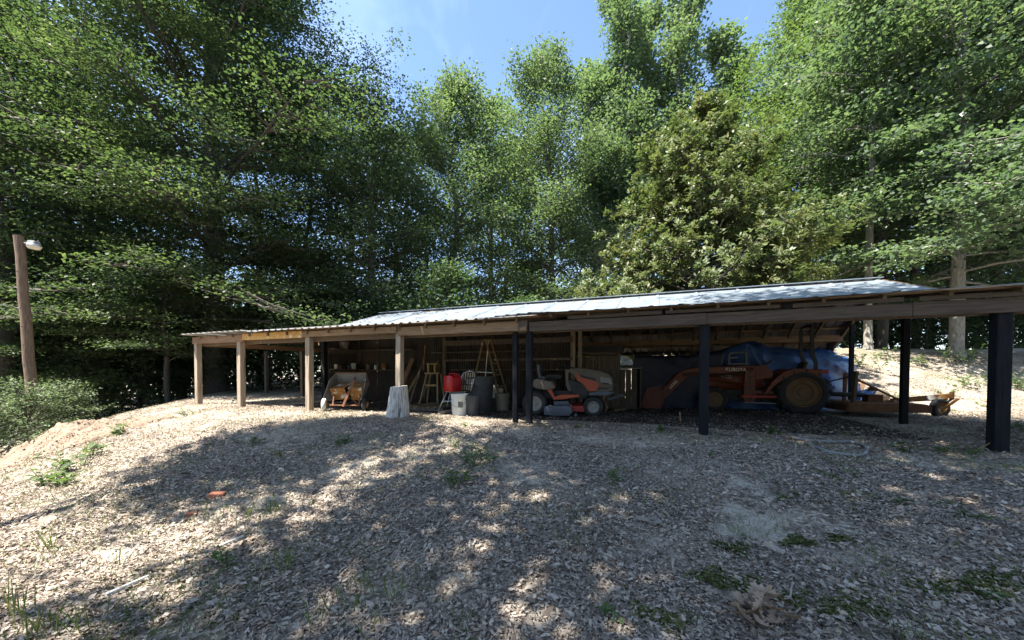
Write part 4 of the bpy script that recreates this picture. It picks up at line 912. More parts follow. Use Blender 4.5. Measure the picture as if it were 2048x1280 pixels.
# ------------------------------------------------------------------ yard things
def build_pole():
    q = G(70, 9.0); q.z -= .4; top = at(46, 474, 9.0)
    t = thing('utility_pole', 'leaning weathered wooden pole carrying a lamp at the left edge', 'pole', q)
    d = top - q; P = []; rad = []
    for k in range(12):
        f = k / 11; P.append(d * f + Vector((.012 * math.sin(k * 2.1), 0, 0))); rad.append(.108 - .024 * f)
    MB().tube(P, rad, 18).build('pole_shaft', M['pole'], t, smooth='auto')
    rg = random.Random(2)
    for k in range(9):
        f = .2 + .08 * k; c = d * f; MB().lathe([(0, .0), (.013, 0), (.011, .012), (0, .014)], 8, (0, 0, 0)).build('bolt', M['black'], t).matrix_local = Matrix.Translation(c + Vector((rg.uniform(-.04, .06), -.115 + .02 * f, 0))) @ Matrix.Rotation(R(90), 4, 'X')
    l = thing('yard_lamp', 'yard lamp with aluminium hood mounted on the wooden pole', 'lamp', at(76, 492, 8.9))
    MB().tube([(-.38, .05, .06), (-.2, .02, .07), (0, 0, .06)], .022, 8).build('arm', M['hose'], l, smooth=True)
    MB().box((-.02, 0, .085), (.26, .2, .075), taper=.8).build('housing', M['hose'], l, bevel=.012)
    MB().lathe([(.10, .05), (.155, .02), (.175, -.03), (.17, -.032), (.145, .01), (.09, .04)], 24).build('hood', M['lamp_metal'], l, smooth='auto')
    MB().lathe([(.168, -.034), (.15, -.085), (.125, -.13), (.06, -.145), (0, -.147)], 24).build('lens', M['lamp_lens'], l, smooth=True)
    l.rotation_euler = (R(-2), R(4), 0); l.scale = (.74,) * 3
build_pole()
def build_hose():
    pp = [(1585, 878), (1620, 884), (1660, 887), (1712, 888), (1733, 898), (1735, 908), (1722, 915), (1695, 914), (1660, 908), (1632, 897), (1612, 888)]
    pts = [GP(*q) + Vector((0, 0, .022)) for q in pp]
    fine = []
    for i in range(len(pts) - 1):
        a = pts[max(i - 1, 0)]; b = pts[i]; c = pts[i + 1]; d = pts[min(i + 2, len(pts) - 1)]
        for k in range(6):
            f = k / 6; fine.append(.5 * ((2 * b) + (c - a) * f + (2 * a - 5 * b + 4 * c - d) * f * f + (3 * b - a - 3 * c + d) * f ** 3))
    o = MB().tube(fine, .02, 8).build('garden_hose', M['hose'], smooth=True); props(o, 'grey hose looped on the sand in front of the tractor', 'hose')
build_hose()
def stick(a, b_, r_, m, name, label, cat, z=.02, mid=.0):
    pa, pb = GP(*a), GP(*b_); pa.z += z; pb.z += z; pm = (pa + pb) / 2; pm.z = max(pm.z, float(gz(pm.x, pm.y)) + z) + mid
    o = MB().tube([pa, pm, pb], [r_, r_ * .95, r_ * .7], 7).build(name, M[m], smooth='auto'); return props(o, label, cat)
stick((200, 1203), (288, 1163), .016, 'pipe', 'white_pipe', 'white plastic pipe lying at the shade edge, bottom left', 'pipe')
stick((425, 1104), (482, 1080), .014, 'pipe', 'white_pipe', 'shorter white pipe lying farther up the slope beside grass', 'pipe')
stick((1588, 1222), (1593, 1192), .005, 'stick', 'pale_twig', 'short pale twig standing out of the dry leaf clump', 'twig', .05, .03)
stick((655, 1252), (790, 1240), .009, 'stick', 'dry_twig', 'long dry twig lying across the bottom centre litter', 'twig')
stick((1300, 1228), (1370, 1260), .006, 'stick', 'dry_twig', 'thin twig lying beside the moss, left of the dry leaf clump', 'twig')
stick((1296, 985), (1322, 964), .008, 'stick', 'dry_twig', 'short twig lying near the middle seedling', 'twig')
stick((1535, 1098), (1576, 1118), .025, 'stick', 'bark_piece', 'dark broken piece of bark right of the middle foreground', 'bark')
stick((1880, 1140), (1960, 1165), .008, 'stick', 'dry_twig', 'thin straight twig in the right foreground litter', 'twig')
stick((1955, 905), (2047, 903), .008, 'ladder', 'dry_straw', 'long arching straw stem in front of the thick right post', 'stem', .02, .14)
for (px, py), rz, lb in (((430, 994), .3, 'orange brick piece lying in the sun, left slope'), ((377, 1035), 1.1, 'small orange brick chip lower on the sunny slope')):
    q = GP(px, py); s = 1 if px == 430 else .6
    o = MB().box((0, 0, .015), (.14 * s, .075 * s, .05), taper=.93).build('brick_piece', M['brick'], bevel=.006); o.location = q; o.rotation_euler = (.1, .08, rz); props(o, lb, 'brick')
for (px, py), L_, W_, m, rz, lb in (((1300, 1047), .2, .07, 'stick', -.2, 'flat grey slate-like board piece in the centre foreground'), ((1888, 1270), .10, .035, 'pipe', -.1, 'white paper scrap at the bottom right'), ((870, 915), .16, .03, 'stick', .4, 'weathered wood chip beyond the sunny gap'),
                            ((648, 970), .13, .07, 'stick', .7, 'grey flat stone chip in the left shade'), ((1868, 946), .10, .03, 'pipe', 0, 'white scrap lying right of the hose loop')):
    q = GP(px, py); o = MB().box((0, 0, .02), (L_, W_, .012), (.06, .1, rz)).build('scrap_piece', M[m], bevel=.004); o.location = q; props(o, lb, 'scrap')

# ------------------------------------------------------------------ dead leaves
def curled(name, Cn, D, Nn, Ln, Wd, m, rnd_, rng):
    n = len(Cn); D = unit(D); sd = unit(np.cross(Nn, D)); Nn = np.cross(D, sd); Ln = Ln[:, None]; Wd = Wd[:, None]
    f1 = rng.uniform(-.1, .5, (n, 1)); f2 = rng.uniform(-.1, .5, (n, 1)); e1 = rng.uniform(-.05, .28, (n, 1)); e2 = rng.uniform(-.05, .28, (n, 1)); bd = rng.uniform(-.25, .25, (n, 1))
    wa = rng.uniform(.7, 1.2, (n, 1)); wb = rng.uniform(.6, 1.2, (n, 1))
    P = [Cn - D * Ln * .5 + Nn * e1 * Ln + sd * bd * Ln * .3, Cn - D * Ln * .18 + sd * Wd * .5 * wa + Nn * f1 * Wd, Cn + D * Ln * .2 + sd * Wd * .46 * wb + Nn * f1 * Wd,
         Cn + D * Ln * .5 + Nn * e2 * Ln + sd * bd * Ln * .3, Cn + D * Ln * .16 - sd * Wd * .48 * wa + Nn * f2 * Wd, Cn - D * Ln * .2 - sd * Wd * .44 * wb + Nn * f2 * Wd]
    V = np.stack(P, 1).reshape(-1, 3); b = np.arange(n)[:, None] * 6
    F = np.concatenate([b + np.array([0, 3, 2, 1]), b + np.array([0, 5, 4, 3])], 1).reshape(-1)
    me = bpy.data.meshes.new(name); me.vertices.add(6 * n); me.vertices.foreach_set('co', V.astype(np.float32).ravel())
    me.loops.add(8 * n); me.loops.foreach_set('vertex_index', F.astype(np.int32)); me.polygons.add(2 * n); me.polygons.foreach_set('loop_start', np.arange(0, 8 * n, 4, dtype=np.int32)); me.update(calc_edges=True)
    at_ = me.attributes.new('rnd', 'FLOAT', 'FACE'); at_.data.foreach_set('value', np.repeat(rnd_, 2).astype(np.float32)); me.materials.append(m)
    o = bpy.data.objects.new(name, me); C.objects.link(o); return o
def build_litter():
    rng = np.random.default_rng(11)
    n = 600000
    y = 1.5 + 12.5 * rng.random(n) ** 1.6
    x = (rng.random(n) * 2 - 1) * (1.45 * y + .6)
    # bare patches of sand
    keep = (wob(x, y, .9, .4) + .7 * wob(x, y, 2.9, 2) + .4 * wob(x, y, 7, 1)) < .25 + .6 * rng.random(n)
    t = (P0[0] - x) * CT + (y - P0[1]) * ST; p = (x - P0[0]) * ST + (y - P0[1]) * CT
    keep &= ~((p > 2.9) & (p < 7) & (t > 5)); dl = (x + 5.3) * -.869 + (y - 3.84) * -.496
    keep &= (dl < 3.5) & ~((np.hypot(x - mound_c.x, y - mound_c.y) < 1.3) & (rng.random(n) < .35))
    keep &= ~((p > .45) & (p < 7) & (t > -.6) & (rng.random(n) < .6))
    strip = (p > -1.1) & (p < -.1) & (t < 6); keep &= ~(strip & (rng.random(n) < .65))
    x, y = x[keep], y[keep]; n = len(x)
    eps = .05; nx = -(gz(x + eps, y) - gz(x - eps, y)) / (2 * eps); ny = -(gz(x, y + eps) - gz(x, y - eps)) / (2 * eps)
    Nn = unit(np.stack([nx, ny, np.ones(n)], 1) + rng.normal(0, .30, (n, 3)) * np.array([1, 1, 0]))
    a = rng.random(n) * 2 * np.pi; D = np.stack([np.cos(a), np.sin(a), np.zeros(n)], 1); D = unit(D - Nn * (D * Nn).sum(1, keepdims=True))
    Ln = rng.lognormal(-3.86, .40, n) * (.82 + .05 * np.clip(y, 0, 9)); Ln = np.clip(Ln, .009, .07); Wd = Ln * rng.uniform(.28, .66, n)
    dx, dy = x - mound_c.x, y - mound_c.y; ma, mb_ = (1.1 * dx - .5 * dy) / 1.475, (1.25 * dy + .2 * dx) / 1.475
    mh = .31 * np.maximum(0, np.exp(-2.6 * (ma * ma + mb_ * mb_)) - .09) + .02 * (np.maximum(abs(ma), abs(mb_)) < .85)
    Cn = np.stack([x, y, gz(x, y) + mh + .006 + .022 * rng.random(n) ** 2 + Ln * .06], 1)
    patch = .10 * wob(x, y, 1.4, 3)
    rd = np.clip(rng.beta(1.5, 1.7, n) + patch, 0, 1)
    nr = y < 6.5
    o = curled('leaf_litter', Cn[nr], D[nr], Nn[nr], Ln[nr] * 1.12, Wd[nr], M['litter'], rd[nr], rng); props(o, 'carpet of small dead leaves near the photographer', kind='stuff')
    fr = ~nr
    o = leaf_obj('leaf_litter', Cn[fr], D[fr], Nn[fr], Ln[fr], Wd[fr], M['litter'], None, rd[fr], fold=.22); props(o, 'carpet of small dead leaves in the far part of the clearing', kind='stuff')
build_litter()
def oak_leaf(seed, L_=.12):
    rg = random.Random(seed); P = []
    out = [(0, .0), (.12, .03), (.22, .16), (.30, .07), (.42, .22), (.52, .10), (.64, .24), (.74, .11), (.86, .14), (1, 0)]
    cv = rg.uniform(.15, .5); tw = rg.uniform(-.5, .5); b = MB(); rows = []
    for x, w_ in out:
        z = cv * (x - .5) ** 2 * L_ * 2
        rows.append([(L_ * (x - .5), -w_ * L_ * rg.uniform(.8, 1.1), z + w_ * L_ * .5 + tw * w_ * L_), (L_ * (x - .5), 0, z), (L_ * (x - .5), w_ * L_ * rg.uniform(.8, 1.1), z + w_ * L_ * .5 - tw * w_ * L_)])
    b.grid(rows); return b
leafmesh = []
for s in range(5):
    o = oak_leaf(s, .11).build('dead_leaf', M['bigleaf'], smooth=True); leafmesh.append(o.data); bpy.data.objects.remove(o)
rg = random.Random(8)
for k in range(46):
    Y = 1.9 + 3.6 * rg.random() ** 1.2; x = rg.uniform(-1.3, 1.32) * Y
    o = bpy.data.objects.new('dead_leaf', leafmesh[k % 5]); C.objects.link(o)
    s = rg.uniform(.45, .95); o.scale = (s,) * 3; o.location = (x, Y, float(gz(x, Y)) + .022); o.rotation_euler = (rg.uniform(-.35, .35), rg.uniform(-.3, .3), rg.uniform(0, 6.28))
    props(o, 'large curled brown leaf lying loose on the leaf litter', 'leaf', 'large dead leaves on the ground')
def build_roof_leaves():
    rng = np.random.default_rng(77); n = 130
    t = rng.uniform(-.7, 12.5, n); p = 2.5 + 1.9 * rng.random(n) ** 1.5
    q = np.array([tuple(S(a, b, h_main(b) + .072)) for a, b in zip(t, p)])
    a = rng.uniform(0, 6.28, n); D = np.stack([np.cos(a), np.sin(a), np.zeros(n)], 1); Nn = unit(np.array([0, 0, 1]) + rng.normal(0, .2, (n, 3)))
    L_ = rng.uniform(.03, .08, n); o = curled('roof_leaves', q, D, Nn, L_, L_ * .5, M['litter'], rng.random(n), rng); props(o, 'dead leaves fallen on the metal roof', kind='stuff')
build_roof_leaves()
# dry leaf clump
q = GP(1522, 1245)
cl = thing('dry_leaf_clump', 'clump of curled dry leaves on a fallen twig, bottom right of centre', 'leaf clump', q)
for k in range(34):
    o = bpy.data.objects.new('leaf', leafmesh[k % 5]); C.objects.link(o); o.parent = cl
    a = rg.uniform(0, 6.28); r_ = rg.uniform(.0, .14); s = rg.uniform(.8, 1.35); o.scale = (s,) * 3
    o.location = (r_ * math.cos(a) * 1.2, r_ * math.sin(a), .03 + rg.uniform(0, .15) * (1 - r_ * 4)); o.rotation_euler = (rg.uniform(-.8, .8), rg.uniform(-.9, .9), rg.uniform(0, 6.28))
MB().tube([(-.13, .1, .06), (-.02, .02, .08), (.1, .02, .06)], .005, 6).build('twig', M['stick'], cl)

# ------------------------------------------------------------------ weeds and grass
def weed(px, py, label, h=.25, n=40, L_=.07, m='lf_weed', spread=.14, seed=1, name='weed_plant', group='weeds in the clearing', cat='weed', z=None):
    rng = np.random.default_rng(seed); q = GP(px, py) if z is None else G(px, z)
    t = thing(name, label, cat, q, 0, group); st = MB(); ns = max(2, int(n / 9)); Cn = []; D = []
    for s in range(ns):
        a = rng.uniform(0, 6.28); lean = rng.uniform(.1, 1) * spread; hh = h * rng.uniform(.55, 1.1); b0 = np.array([rng.normal(0, spread * .35), rng.normal(0, spread * .35), -.02])
        tip = b0 + np.array([math.cos(a) * lean, math.sin(a) * lean, hh]); md = (b0 + tip) / 2 + np.array([0, 0, hh * .1])
        st.tube([b0, md, tip], [.005, .004, .002], 4, False)
        for k in range(max(3, n // ns)):
            f = .25 + .75 * (k + rng.random()) / max(3, n // ns); c = b0 + (tip - b0) * f; aa = rng.uniform(0, 6.28)
            d = np.array([math.cos(aa), math.sin(aa), rng.uniform(-.2, .5)]); Cn.append(c + d * L_ * .5); D.append(d)
    st.build('stem', M['grass'], t)
    Cn = np.array(Cn); D = np.array(D); Nn = unit(np.array([0, 0, 1]) + rng.normal(0, .4, Cn.shape)); sz = rng.uniform(.6, 1.2, len(Cn))
    leaf_obj('foliage', Cn, D, Nn, L_ * sz, L_ * .5 * sz, M[m], t, rng=rng)
    return t
W = [(205, 826, 'tall leafy weed beside the dirt mound', .5, 70, .12, .25), (232, 870, 'low leafy weed below the dirt mound', .22, 60, .09, .2), (180, 915, 'spreading weed patch on the sunny left slope, upper end', .22, 80, .09, .3),
     (95, 972, 'spreading weed patch on the sunny left slope, lower end', .22, 90, .10, .35), (140, 938, 'spreading weed between the two ends of the left patch', .2, 70, .09, .25), (372, 832, 'small bright weed left of the first shed post', .18, 40, .06, .12),
     (466, 806, 'small weed at the foot of the second shed post', .16, 30, .07, .08), (505, 885, 'low dark weed in the upper shade on the left', .12, 60, .05, .2), (682, 890, 'bushy dark green weed in the sun gap', .19, 120, .05, .17),
     (565, 915, 'small weed left of the bushy dark one', .12, 40, .05, .14), (960, 920, 'broad green weed clump in the middle of the yard', .20, 190, .055, .32), (915, 968, 'darker weed just below the broad middle clump', .16, 110, .055, .2),
     (905, 895, 'slim weed above the broad middle clump', .17, 30, .06, .12), (1237, 965, 'single oak seedling in the middle foreground', .2, 26, .07, .09), (1320, 866, 'bright grassy weed in front of the loader bucket', .13, 50, .06, .1),
     (1815, 905, 'pale five-leaved seedling right of the hose', .17, 22, .10, .1), (1560, 872, 'low weed on the sand left of the hose', .14, 40, .08, .18), (1930, 910, 'low grass weed left of the thick black post', .12, 50, .06, .2),
     (1566, 1000, 'little seedling below the sand patch', .1, 24, .06, .08), (1850, 1015, 'flat dark weed patch in the right shade', .08, 80, .05, .3), (1700, 945, 'thin dark weed patch below the hose', .08, 80, .05, .35),
     (440, 1140, 'leafy seedling in the shade beside the shorter pipe', .17, 26, .07, .07), (1215, 1245, 'small green sprig at the bottom centre', .1, 30, .05, .1), (1995, 1215, 'green sprig in the lower right corner', .1, 36, .05, .12),
     (1425, 915, 'tiny upright weed below the second black post', .1, 14, .05, .05), (930, 855, 'small weed in front of the plank', .12, 20, .06, .06), (1155, 855, 'grassy weed below the mower', .1, 40, .05, .12), (2030, 862, 'weed behind the thick black post', .2, 40, .08, .15)]
for k, (px, py, lb, h, n, L_, sp) in enumerate(W): weed(px, py, lb, h, n, L_, spread=sp, seed=100 + k)
W2 = [(1925, 13.0, 'bright bush at the foot of the pale trunk', .7, 150, .14, .5), (1950, 11.2, 'lower bright weed below the pale trunk', .5, 120, .12, .5), (1830, 12.8, 'light green weed on the sunlit bank left of the trunk', .4, 110, .12, .6),
      (1730, 12.8, 'light green weed beside the thin dark post', .5, 120, .12, .6), (1770, 13.6, 'pale weed higher on the bank behind the posts', .4, 90, .12, .5), (2040, 11.0, 'green weed on the bank at the right edge', .5, 120, .13, .5),
      (1890, 10.6, 'small weed in the middle of the sunlit bank', .2, 60, .08, .4), (1990, 9.2, 'thin weed on the bank behind the thick post', .25, 60, .08, .4), (1780, 10.4, 'flat weed patch on the bank beyond the cutter', .15, 60, .08, .5), (1905, 8.9, 'tuft of green under the cutter tail wheel', .15, 30, .06, .1)]
for k, (px, Z, lb, h, n, L_, sp) in enumerate(W2): weed(px, 0, lb, h, n, L_, spread=sp, seed=200 + k, z=Z)
def tuft(px, py, label, h=.2, n=26, seed=1, spread=.06, group='grass tufts'):
    rng = np.random.default_rng(seed); q = GP(px, py)
    a = rng.uniform(0, 6.28, n); ln = h * rng.uniform(.5, 1.1, n); tilt = rng.uniform(.05, .55, n)
    b0 = np.stack([rng.normal(0, spread, n), rng.normal(0, spread, n), np.zeros(n)], 1)
    D = np.stack([np.cos(a) * tilt, np.sin(a) * tilt, np.ones(n)], 1); D = unit(D)
    Nn = unit(np.cross(D, rng.normal(0, 1, (n, 3))))
    o = leaf_obj('grass_tuft', b0 + D * ln[:, None] * .48, D, Nn, ln, .007 + 0 * ln, M['grass'], None, rng=rng); o.location = q
    return props(o, label, 'grass', group)
TF = [(30, 1262, 'tall thin grass in the bottom left corner', .34, 14, .04), (70, 1275, 'short grass clump in the bottom left corner', .16, 40, .06), (90, 1110, 'thin tall grass stalks on the sunny slope edge', .30, 9, .03), (420, 1050, 'sparse grass on the sunny slope by the brick', .18, 20, .12),
      (530, 1035, 'grass clump where sun meets shade', .2, 50, .12), (565, 1148, 'upright grass in the left shade', .2, 22, .05), (195, 1145, 'dry thin grass above the white pipe', .18, 10, .06), (165, 1275, 'thin stalks beside the bottom left grass', .25, 12, .05),
      (725, 1185, 'thin grass left of the dark hole in the litter', .18, 16, .06), (785, 1195, 'thin grass in the lower centre litter', .16, 18, .06), (695, 1235, 'upright stalks at the bottom centre left', .2, 12, .03), (735, 1265, 'grass at the bottom edge left of centre', .18, 12, .06),
      (630, 1265, 'tall thin stalks at the bottom left of centre', .28, 8, .03), (925, 1265, 'tiny grass at the bottom centre', .1, 12, .03), (690, 812, 'small grass at the cart wheel', .1, 12, .06), (545, 806, 'pale grass between the second and third posts', .12, 14, .08), (1690, 875, 'grass tuft inside the hose loop', .1, 30, .08), (1470, 850, 'single thin dry stalk by the second black post', .18, 3, .02)]
for k, (px, py, lb, h, n, sp) in enumerate(TF): tuft(px, py, lb, h, n, 300 + k, sp)
def build_sparse():
    rng = np.random.default_rng(29); n = 48000
    y = 1.7 + 9 * rng.random(n) ** 1.2; x = (rng.random(n) * 2 - 1) * (1.42 * y + .4)
    k = wob(x, y, 1.1, 5) + .7 * wob(x, y, 3.1, 1) + .35 * (x < -1.5) - .5 * rng.random(n)
    p = (x - P0[0]) * ST + (y - P0[1]) * CT; k = (k > .12) & (p < -.1); x, y = x[k], y[k]; n = len(x)
    a = rng.uniform(0, 6.28, n); D = unit(np.stack([np.cos(a) * .5, np.sin(a) * .5, np.ones(n)], 1)); ln = rng.uniform(.025, .085, n)
    Cn = np.stack([x, y, gz(x, y)], 1) + D * ln[:, None] * .5
    o = leaf_obj('sparse_grass', Cn, D, unit(np.cross(D, rng.normal(0, 1, (n, 3)))), ln, .0055, M['grass'], None, rng=rng); props(o, 'thin scattered grass sprouting through the dead leaves', kind='stuff')
build_sparse()
def build_moss():
    rng = np.random.default_rng(21); cs = []
    for px, py, r_ in ((1470, 1105, .10), (1425, 1165, .10), (1490, 1175, .09), (1290, 1235, .07), (1345, 1255, .11), (1600, 1090, .09), (1680, 1085, .06), (1720, 1220, .14), (1880, 1190, .12), (1960, 1185, .14), (2010, 1170, .1), (1590, 1210, .09), (1690, 1240, .08)):
        q = GP(px, py); r_ *= .72; n = int(6500 * r_); a = rng.uniform(0, 6.28, n); rr = r_ * np.sqrt(rng.random(n)) * (1 + .5 * np.sin(3 * a + px)); cs.append(np.stack([q.x + rr * np.cos(a) * 1.5, q.y + rr * np.sin(a)], 1))
    P = np.concatenate(cs); n = len(P); Cn = np.stack([P[:, 0], P[:, 1], gz(P[:, 0], P[:, 1]) + .012 + .018 * rng.random(n)], 1)
    D = unit(rng.normal(0, 1, (n, 3)) * np.array([1, 1, .4])); Nn = unit(np.array([0, 0, 1]) + rng.normal(0, .6, (n, 3)))
    m = leaf_mat('moss_green', [(.06, .072, .018), (.09, .105, .028), (.13, .14, .045)], .1)
    o = leaf_obj('moss', Cn, D, Nn, .028, .016, m, None, rng=rng); props(o, 'patches of green moss in the right foreground', kind='stuff')
build_moss()

# ------------------------------------------------------------------ trees
def T(px, Z): return G(px, Z)
# the big layered tree at the left
make_tree('beech_tree', 'huge dark spreading tree behind the left end of the shed', T(432, 16.2), 25, .42, .10, 8.4, broad, 156, .06, .75, 12, 52, (.40, .10), (.11, .07), 1.6, M['lf_beech'], M['bark'], 1, droop=.14, side=.5, bend=.004, inner=.12, ymin=10.3, limb=.06)
make_tree('oak_tree', 'rounded pale green tree rising left of the shed ridge middle', T(905, 21), 17.0, .24, .22, 4.1, dome, 66, .45, 1.1, 9, 34, (.40, .25), (.145, .095), .7, M['lf_oak'], M['bark'], 2, droop=.08)
make_tree('oak_tree', 'tall full-crowned green tree in the centre between two paler ones', T(1105, 23), 20.3, .24, .2, 4.4, dome, 70, .45, 1.1, 9, 34, (.40, .25), (.145, .095), .7, M['lf_oak'], M['bark'], 3, droop=.08)
po = make_tree('poplar_tree', 'tall narrow pale tree at the left of the pair above the magnolia', T(1245, 26), 25.4, .22, .34, 3.0, column, 80, .8, 1.2, 6, 26, (.40, .30), (.20, .15), .6, M['lf_poplar'], M['bark_light'], 4, droop=.0)
p2 = copy_tree(po); p2.location = T(1352, 26.5); p2.rotation_euler.z = 2.1; p2.scale = (1.03, 1.03, 1.06); p2['label'] = 'tall narrow pale tree at the right of the pair above the magnolia'
for o in (po, p2): o['group'] = 'tall pale poplars'
p3 = copy_tree(po); p3.location = T(1284, 27.5); p3.rotation_euler.z = 4.1; p3.scale = (1.15, 1.15, 1.0); p3['label'] = 'pale tree close behind the left one of the tall pair, making a second top'; p3['group'] = 'tall pale poplars'
p4 = copy_tree(po); p4.location = T(1440, 27); p4.rotation_euler.z = 1.1; p4.scale = (1.25, 1.25, .86); p4['label'] = 'pale tree right of the tall pair beside the yellow-green crown'; p4['group'] = 'tall pale poplars'
p5 = copy_tree(po); p5.location = T(1196, 27); p5.rotation_euler.z = 5.2; p5.scale = (1.2, 1.2, .87); p5['label'] = 'lower pale tree between the full-crowned tree and the tall pair'; p5['group'] = 'tall pale poplars'
make_tree('magnolia_tree', 'dense cone-shaped glossy magnolia standing right behind the roof', T(1388, 14.2), 9.9, .2, .04, 4.0, bulge, 160, .18, .8, 10, 34, (.24, .2), (.155, .068), 1, M['lf_mag'], M['bark'], 5, droop=.05, rosette=True, inner=.3)
make_tree('hickory_tree', 'bright yellow-green crown right of the magnolia top', T(1612, 21), 21.2, .26, .22, 5.4, dome, 78, .45, 1.1, 10, 34, (.44, .22), (.15, .09), .8, M['lf_hick'], M['bark'], 6, droop=.10)
make_tree('sweetgum_tree', 'large star-leaved tree with a pale trunk at the right', T(1911, 14.0), 18, .205, .15, 5.6, dome, 84, .02, .9, 10, 44, (.40, .11), (.145, .12), .9, M['lf_gum'], M['bark_light'], 7, droop=.22, bend=.004, limb=.045)
make_tree('sweetgum_tree', 'tall blue-green tree behind the star-leaved one at the right', T(1760, 20), 22, .26, .25, 5.0, dome, 64, .3, 1.0, 8, 28, (.44, .2), (.18, .14), .8, M['lf_gum'], M['bark'], 8, droop=.15)
make_tree('oak_tree', 'dark leafy tree cut by the right edge of the picture', T(2110, 13.5), 17, .3, .2, 5.0, dome, 64, .2, 1.0, 8, 30, (.42, .2), (.14, .09), .8, M['lf_dark'], M['bark'], 9, droop=.12)
make_tree('magnolia_tree', 'yellowish bushy tree filling the gap right of the big left tree', T(745, 17), 13.0, .2, .08, 3.4, broad, 74, .2, .9, 8, 26, (.36, .22), (.13, .08), .8, M['lf_beech'], M['bark'], 10, droop=.12)
# pale second trunk on the bank and a dark one by it
def bare(px, Z, r0, label, mt, seed, H=15):
    return make_tree('forest_tree', label, T(px, Z), H, r0, .45, 3.4, dome, 34, .3, 1.0, 7, 22, (.42, .24), (.17, .11), .8, M['lf_oak'], mt, seed, droop=.1, group='trees on the bank')
bare(1735, 15.0, .14, 'pale straight trunk on the bank behind the thin dark post', M['bark_light'], 31)
bare(1762, 17.5, .21, 'dark thick trunk on the bank right of the pale straight one', M['bark'], 32)
# forest trees behind: three grown, the rest copied
proto = [make_tree('forest_tree', 'slender tree in the woods', T(600, 24), 19, .19, .16, 4.3, dome, 54, .35, 1.0, 7, 24, (.5, .26), (.20, .13), .8, M['lf_dark'], M['bark'], 41, droop=.1),
         make_tree('forest_tree', 'slender tree in the woods', T(250, 22), 21, .22, .12, 4.6, broad, 62, .15, .9, 7, 24, (.5, .18), (.19, .12), 1.1, M['lf_dark'], M['bark'], 42, droop=.14),
         make_tree('forest_tree', 'slender tree in the woods', T(1500, 28), 20, .2, .18, 4.4, dome, 54, .35, 1.0, 7, 24, (.5, .26), (.20, .13), .8, M['lf_oak'], M['bark'], 43, droop=.1)]
rg = random.Random(17)
spots = []
zones = [('woods at the left', [(-60, 15, 1, 'dark layered tree just outside the left edge behind the thick trunk'), (40, 19, 0, 'slender dark tree straight behind the lamp pole top'), (120, 16, 1, 'dark layered tree right of the yard lamp'), (200, 21, 1, 'farther dark tree midway between the lamp and the huge spreading tree'),
            (290, 25, 0, 'far slender tree seen left of the huge spreading tree trunk'), (-140, 22, 1, 'far dark tree beyond the left edge'), (30, 27, 0, 'farthest slender tree behind the lamp pole'), (360, 29, 1, 'far layered tree hidden behind the huge spreading tree'), (-200, 14, 1, 'nearest dark tree beyond the left edge'), (520, 24, 1, 'dark layered tree behind the fuel-can bay at the left of the roof'), (160, 30, 0, 'farthest slender tree in the gap right of the yard lamp')]),
         ('woods behind the middle', [(620, 23, 0, 'slender dark tree above the left tip of the metal roof'), (700, 27, 1, 'far layered tree behind the yellowish bushy tree'), (790, 25, 0, 'dark tree at the left foot of the rounded pale tree'), (850, 31, 0, 'far tree behind the left half of the rounded pale tree'), (985, 27, 2, 'green tree in the gap between the two rounded crowns'), (1010, 33, 0, 'farthest dark tree in the gap between the two rounded crowns'),
            (1180, 32, 2, 'far green tree left of the tall pale pair'), (1080, 30, 0, 'dark far tree behind the tall full-crowned one'), (1270, 33, 2, 'far green tree under the gap of the tall pale pair')]),
         ('woods beyond the bank', [(1400, 32, 2, 'far green tree hidden behind the magnolia top'), (1520, 27, 2, 'green tree between the magnolia and the yellow-green crown'), (1580, 30, 0, 'far dark tree behind the yellow-green crown'), (1690, 25, 0, 'dark tree under the right side of the yellow-green crown'), (1650, 33, 2, 'farthest green tree under the yellow-green crown'), (1830, 22, 0, 'dark tree left of the pale trunk on the bank'),
            (1860, 28, 2, 'far green tree just left of the pale trunk'), (1990, 20, 0, 'dark tree right of the pale trunk on the bank'), (2050, 24, 1, 'far layered tree at the right edge of the picture'), (2150, 20, 0, 'dark tree just outside the right edge'), (1950, 31, 2, 'farthest green tree behind the pale trunk'), (2250, 26, 2, 'far green tree well outside the right edge')])]
used = set()
for gp, ls in zones:
    for px, Z, k, lb in ls:
        if k not in used: o = proto[k]; used.add(k)
        else: o = copy_tree(proto[k])
        o.location = T(px, Z); o.rotation_euler.z = rg.uniform(0, 6.28); s = rg.uniform(.82, 1.12); o.scale = (s, s, s * rg.uniform(.9, 1.1)); o['label'] = lb; o['group'] = gp
# thick trunk at the left edge
make_tree('oak_tree', 'thick dark trunk at the left edge behind the bush', T(8, 13.0), 14, .36, .5, 3.4, dome, 40, .2, .9, 7, 24, (.45, .16), (.15, .09), 1.2, M['lf_beech'], M['bark'], 51, droop=.15, ymin=10.2, limb=.03)
# young layered trees at the left, sun on their lower sprays
for k, (px, Z, h, lb) in enumerate([(118, 14.0, 6.5, 'young layered tree right behind the lamp pole'), (222, 14.5, 6.2, 'young layered tree between the lamp pole and the shed'), (335, 14.2, 6.0, 'young layered tree left of the shed end'), (-40, 12.5, 7, 'young layered tree at the far left edge')]):
    make_tree('beech_sapling', lb, T(px, Z), h, .09, .26, 2.7, broad, 36, .05, .5, 9, 40, (.34, .05), (.09, .056), 2.2, M['lf_beech'], M['bark'], 60 + k, droop=.10, group='young layered trees', ymin=10.2, limb=.03)
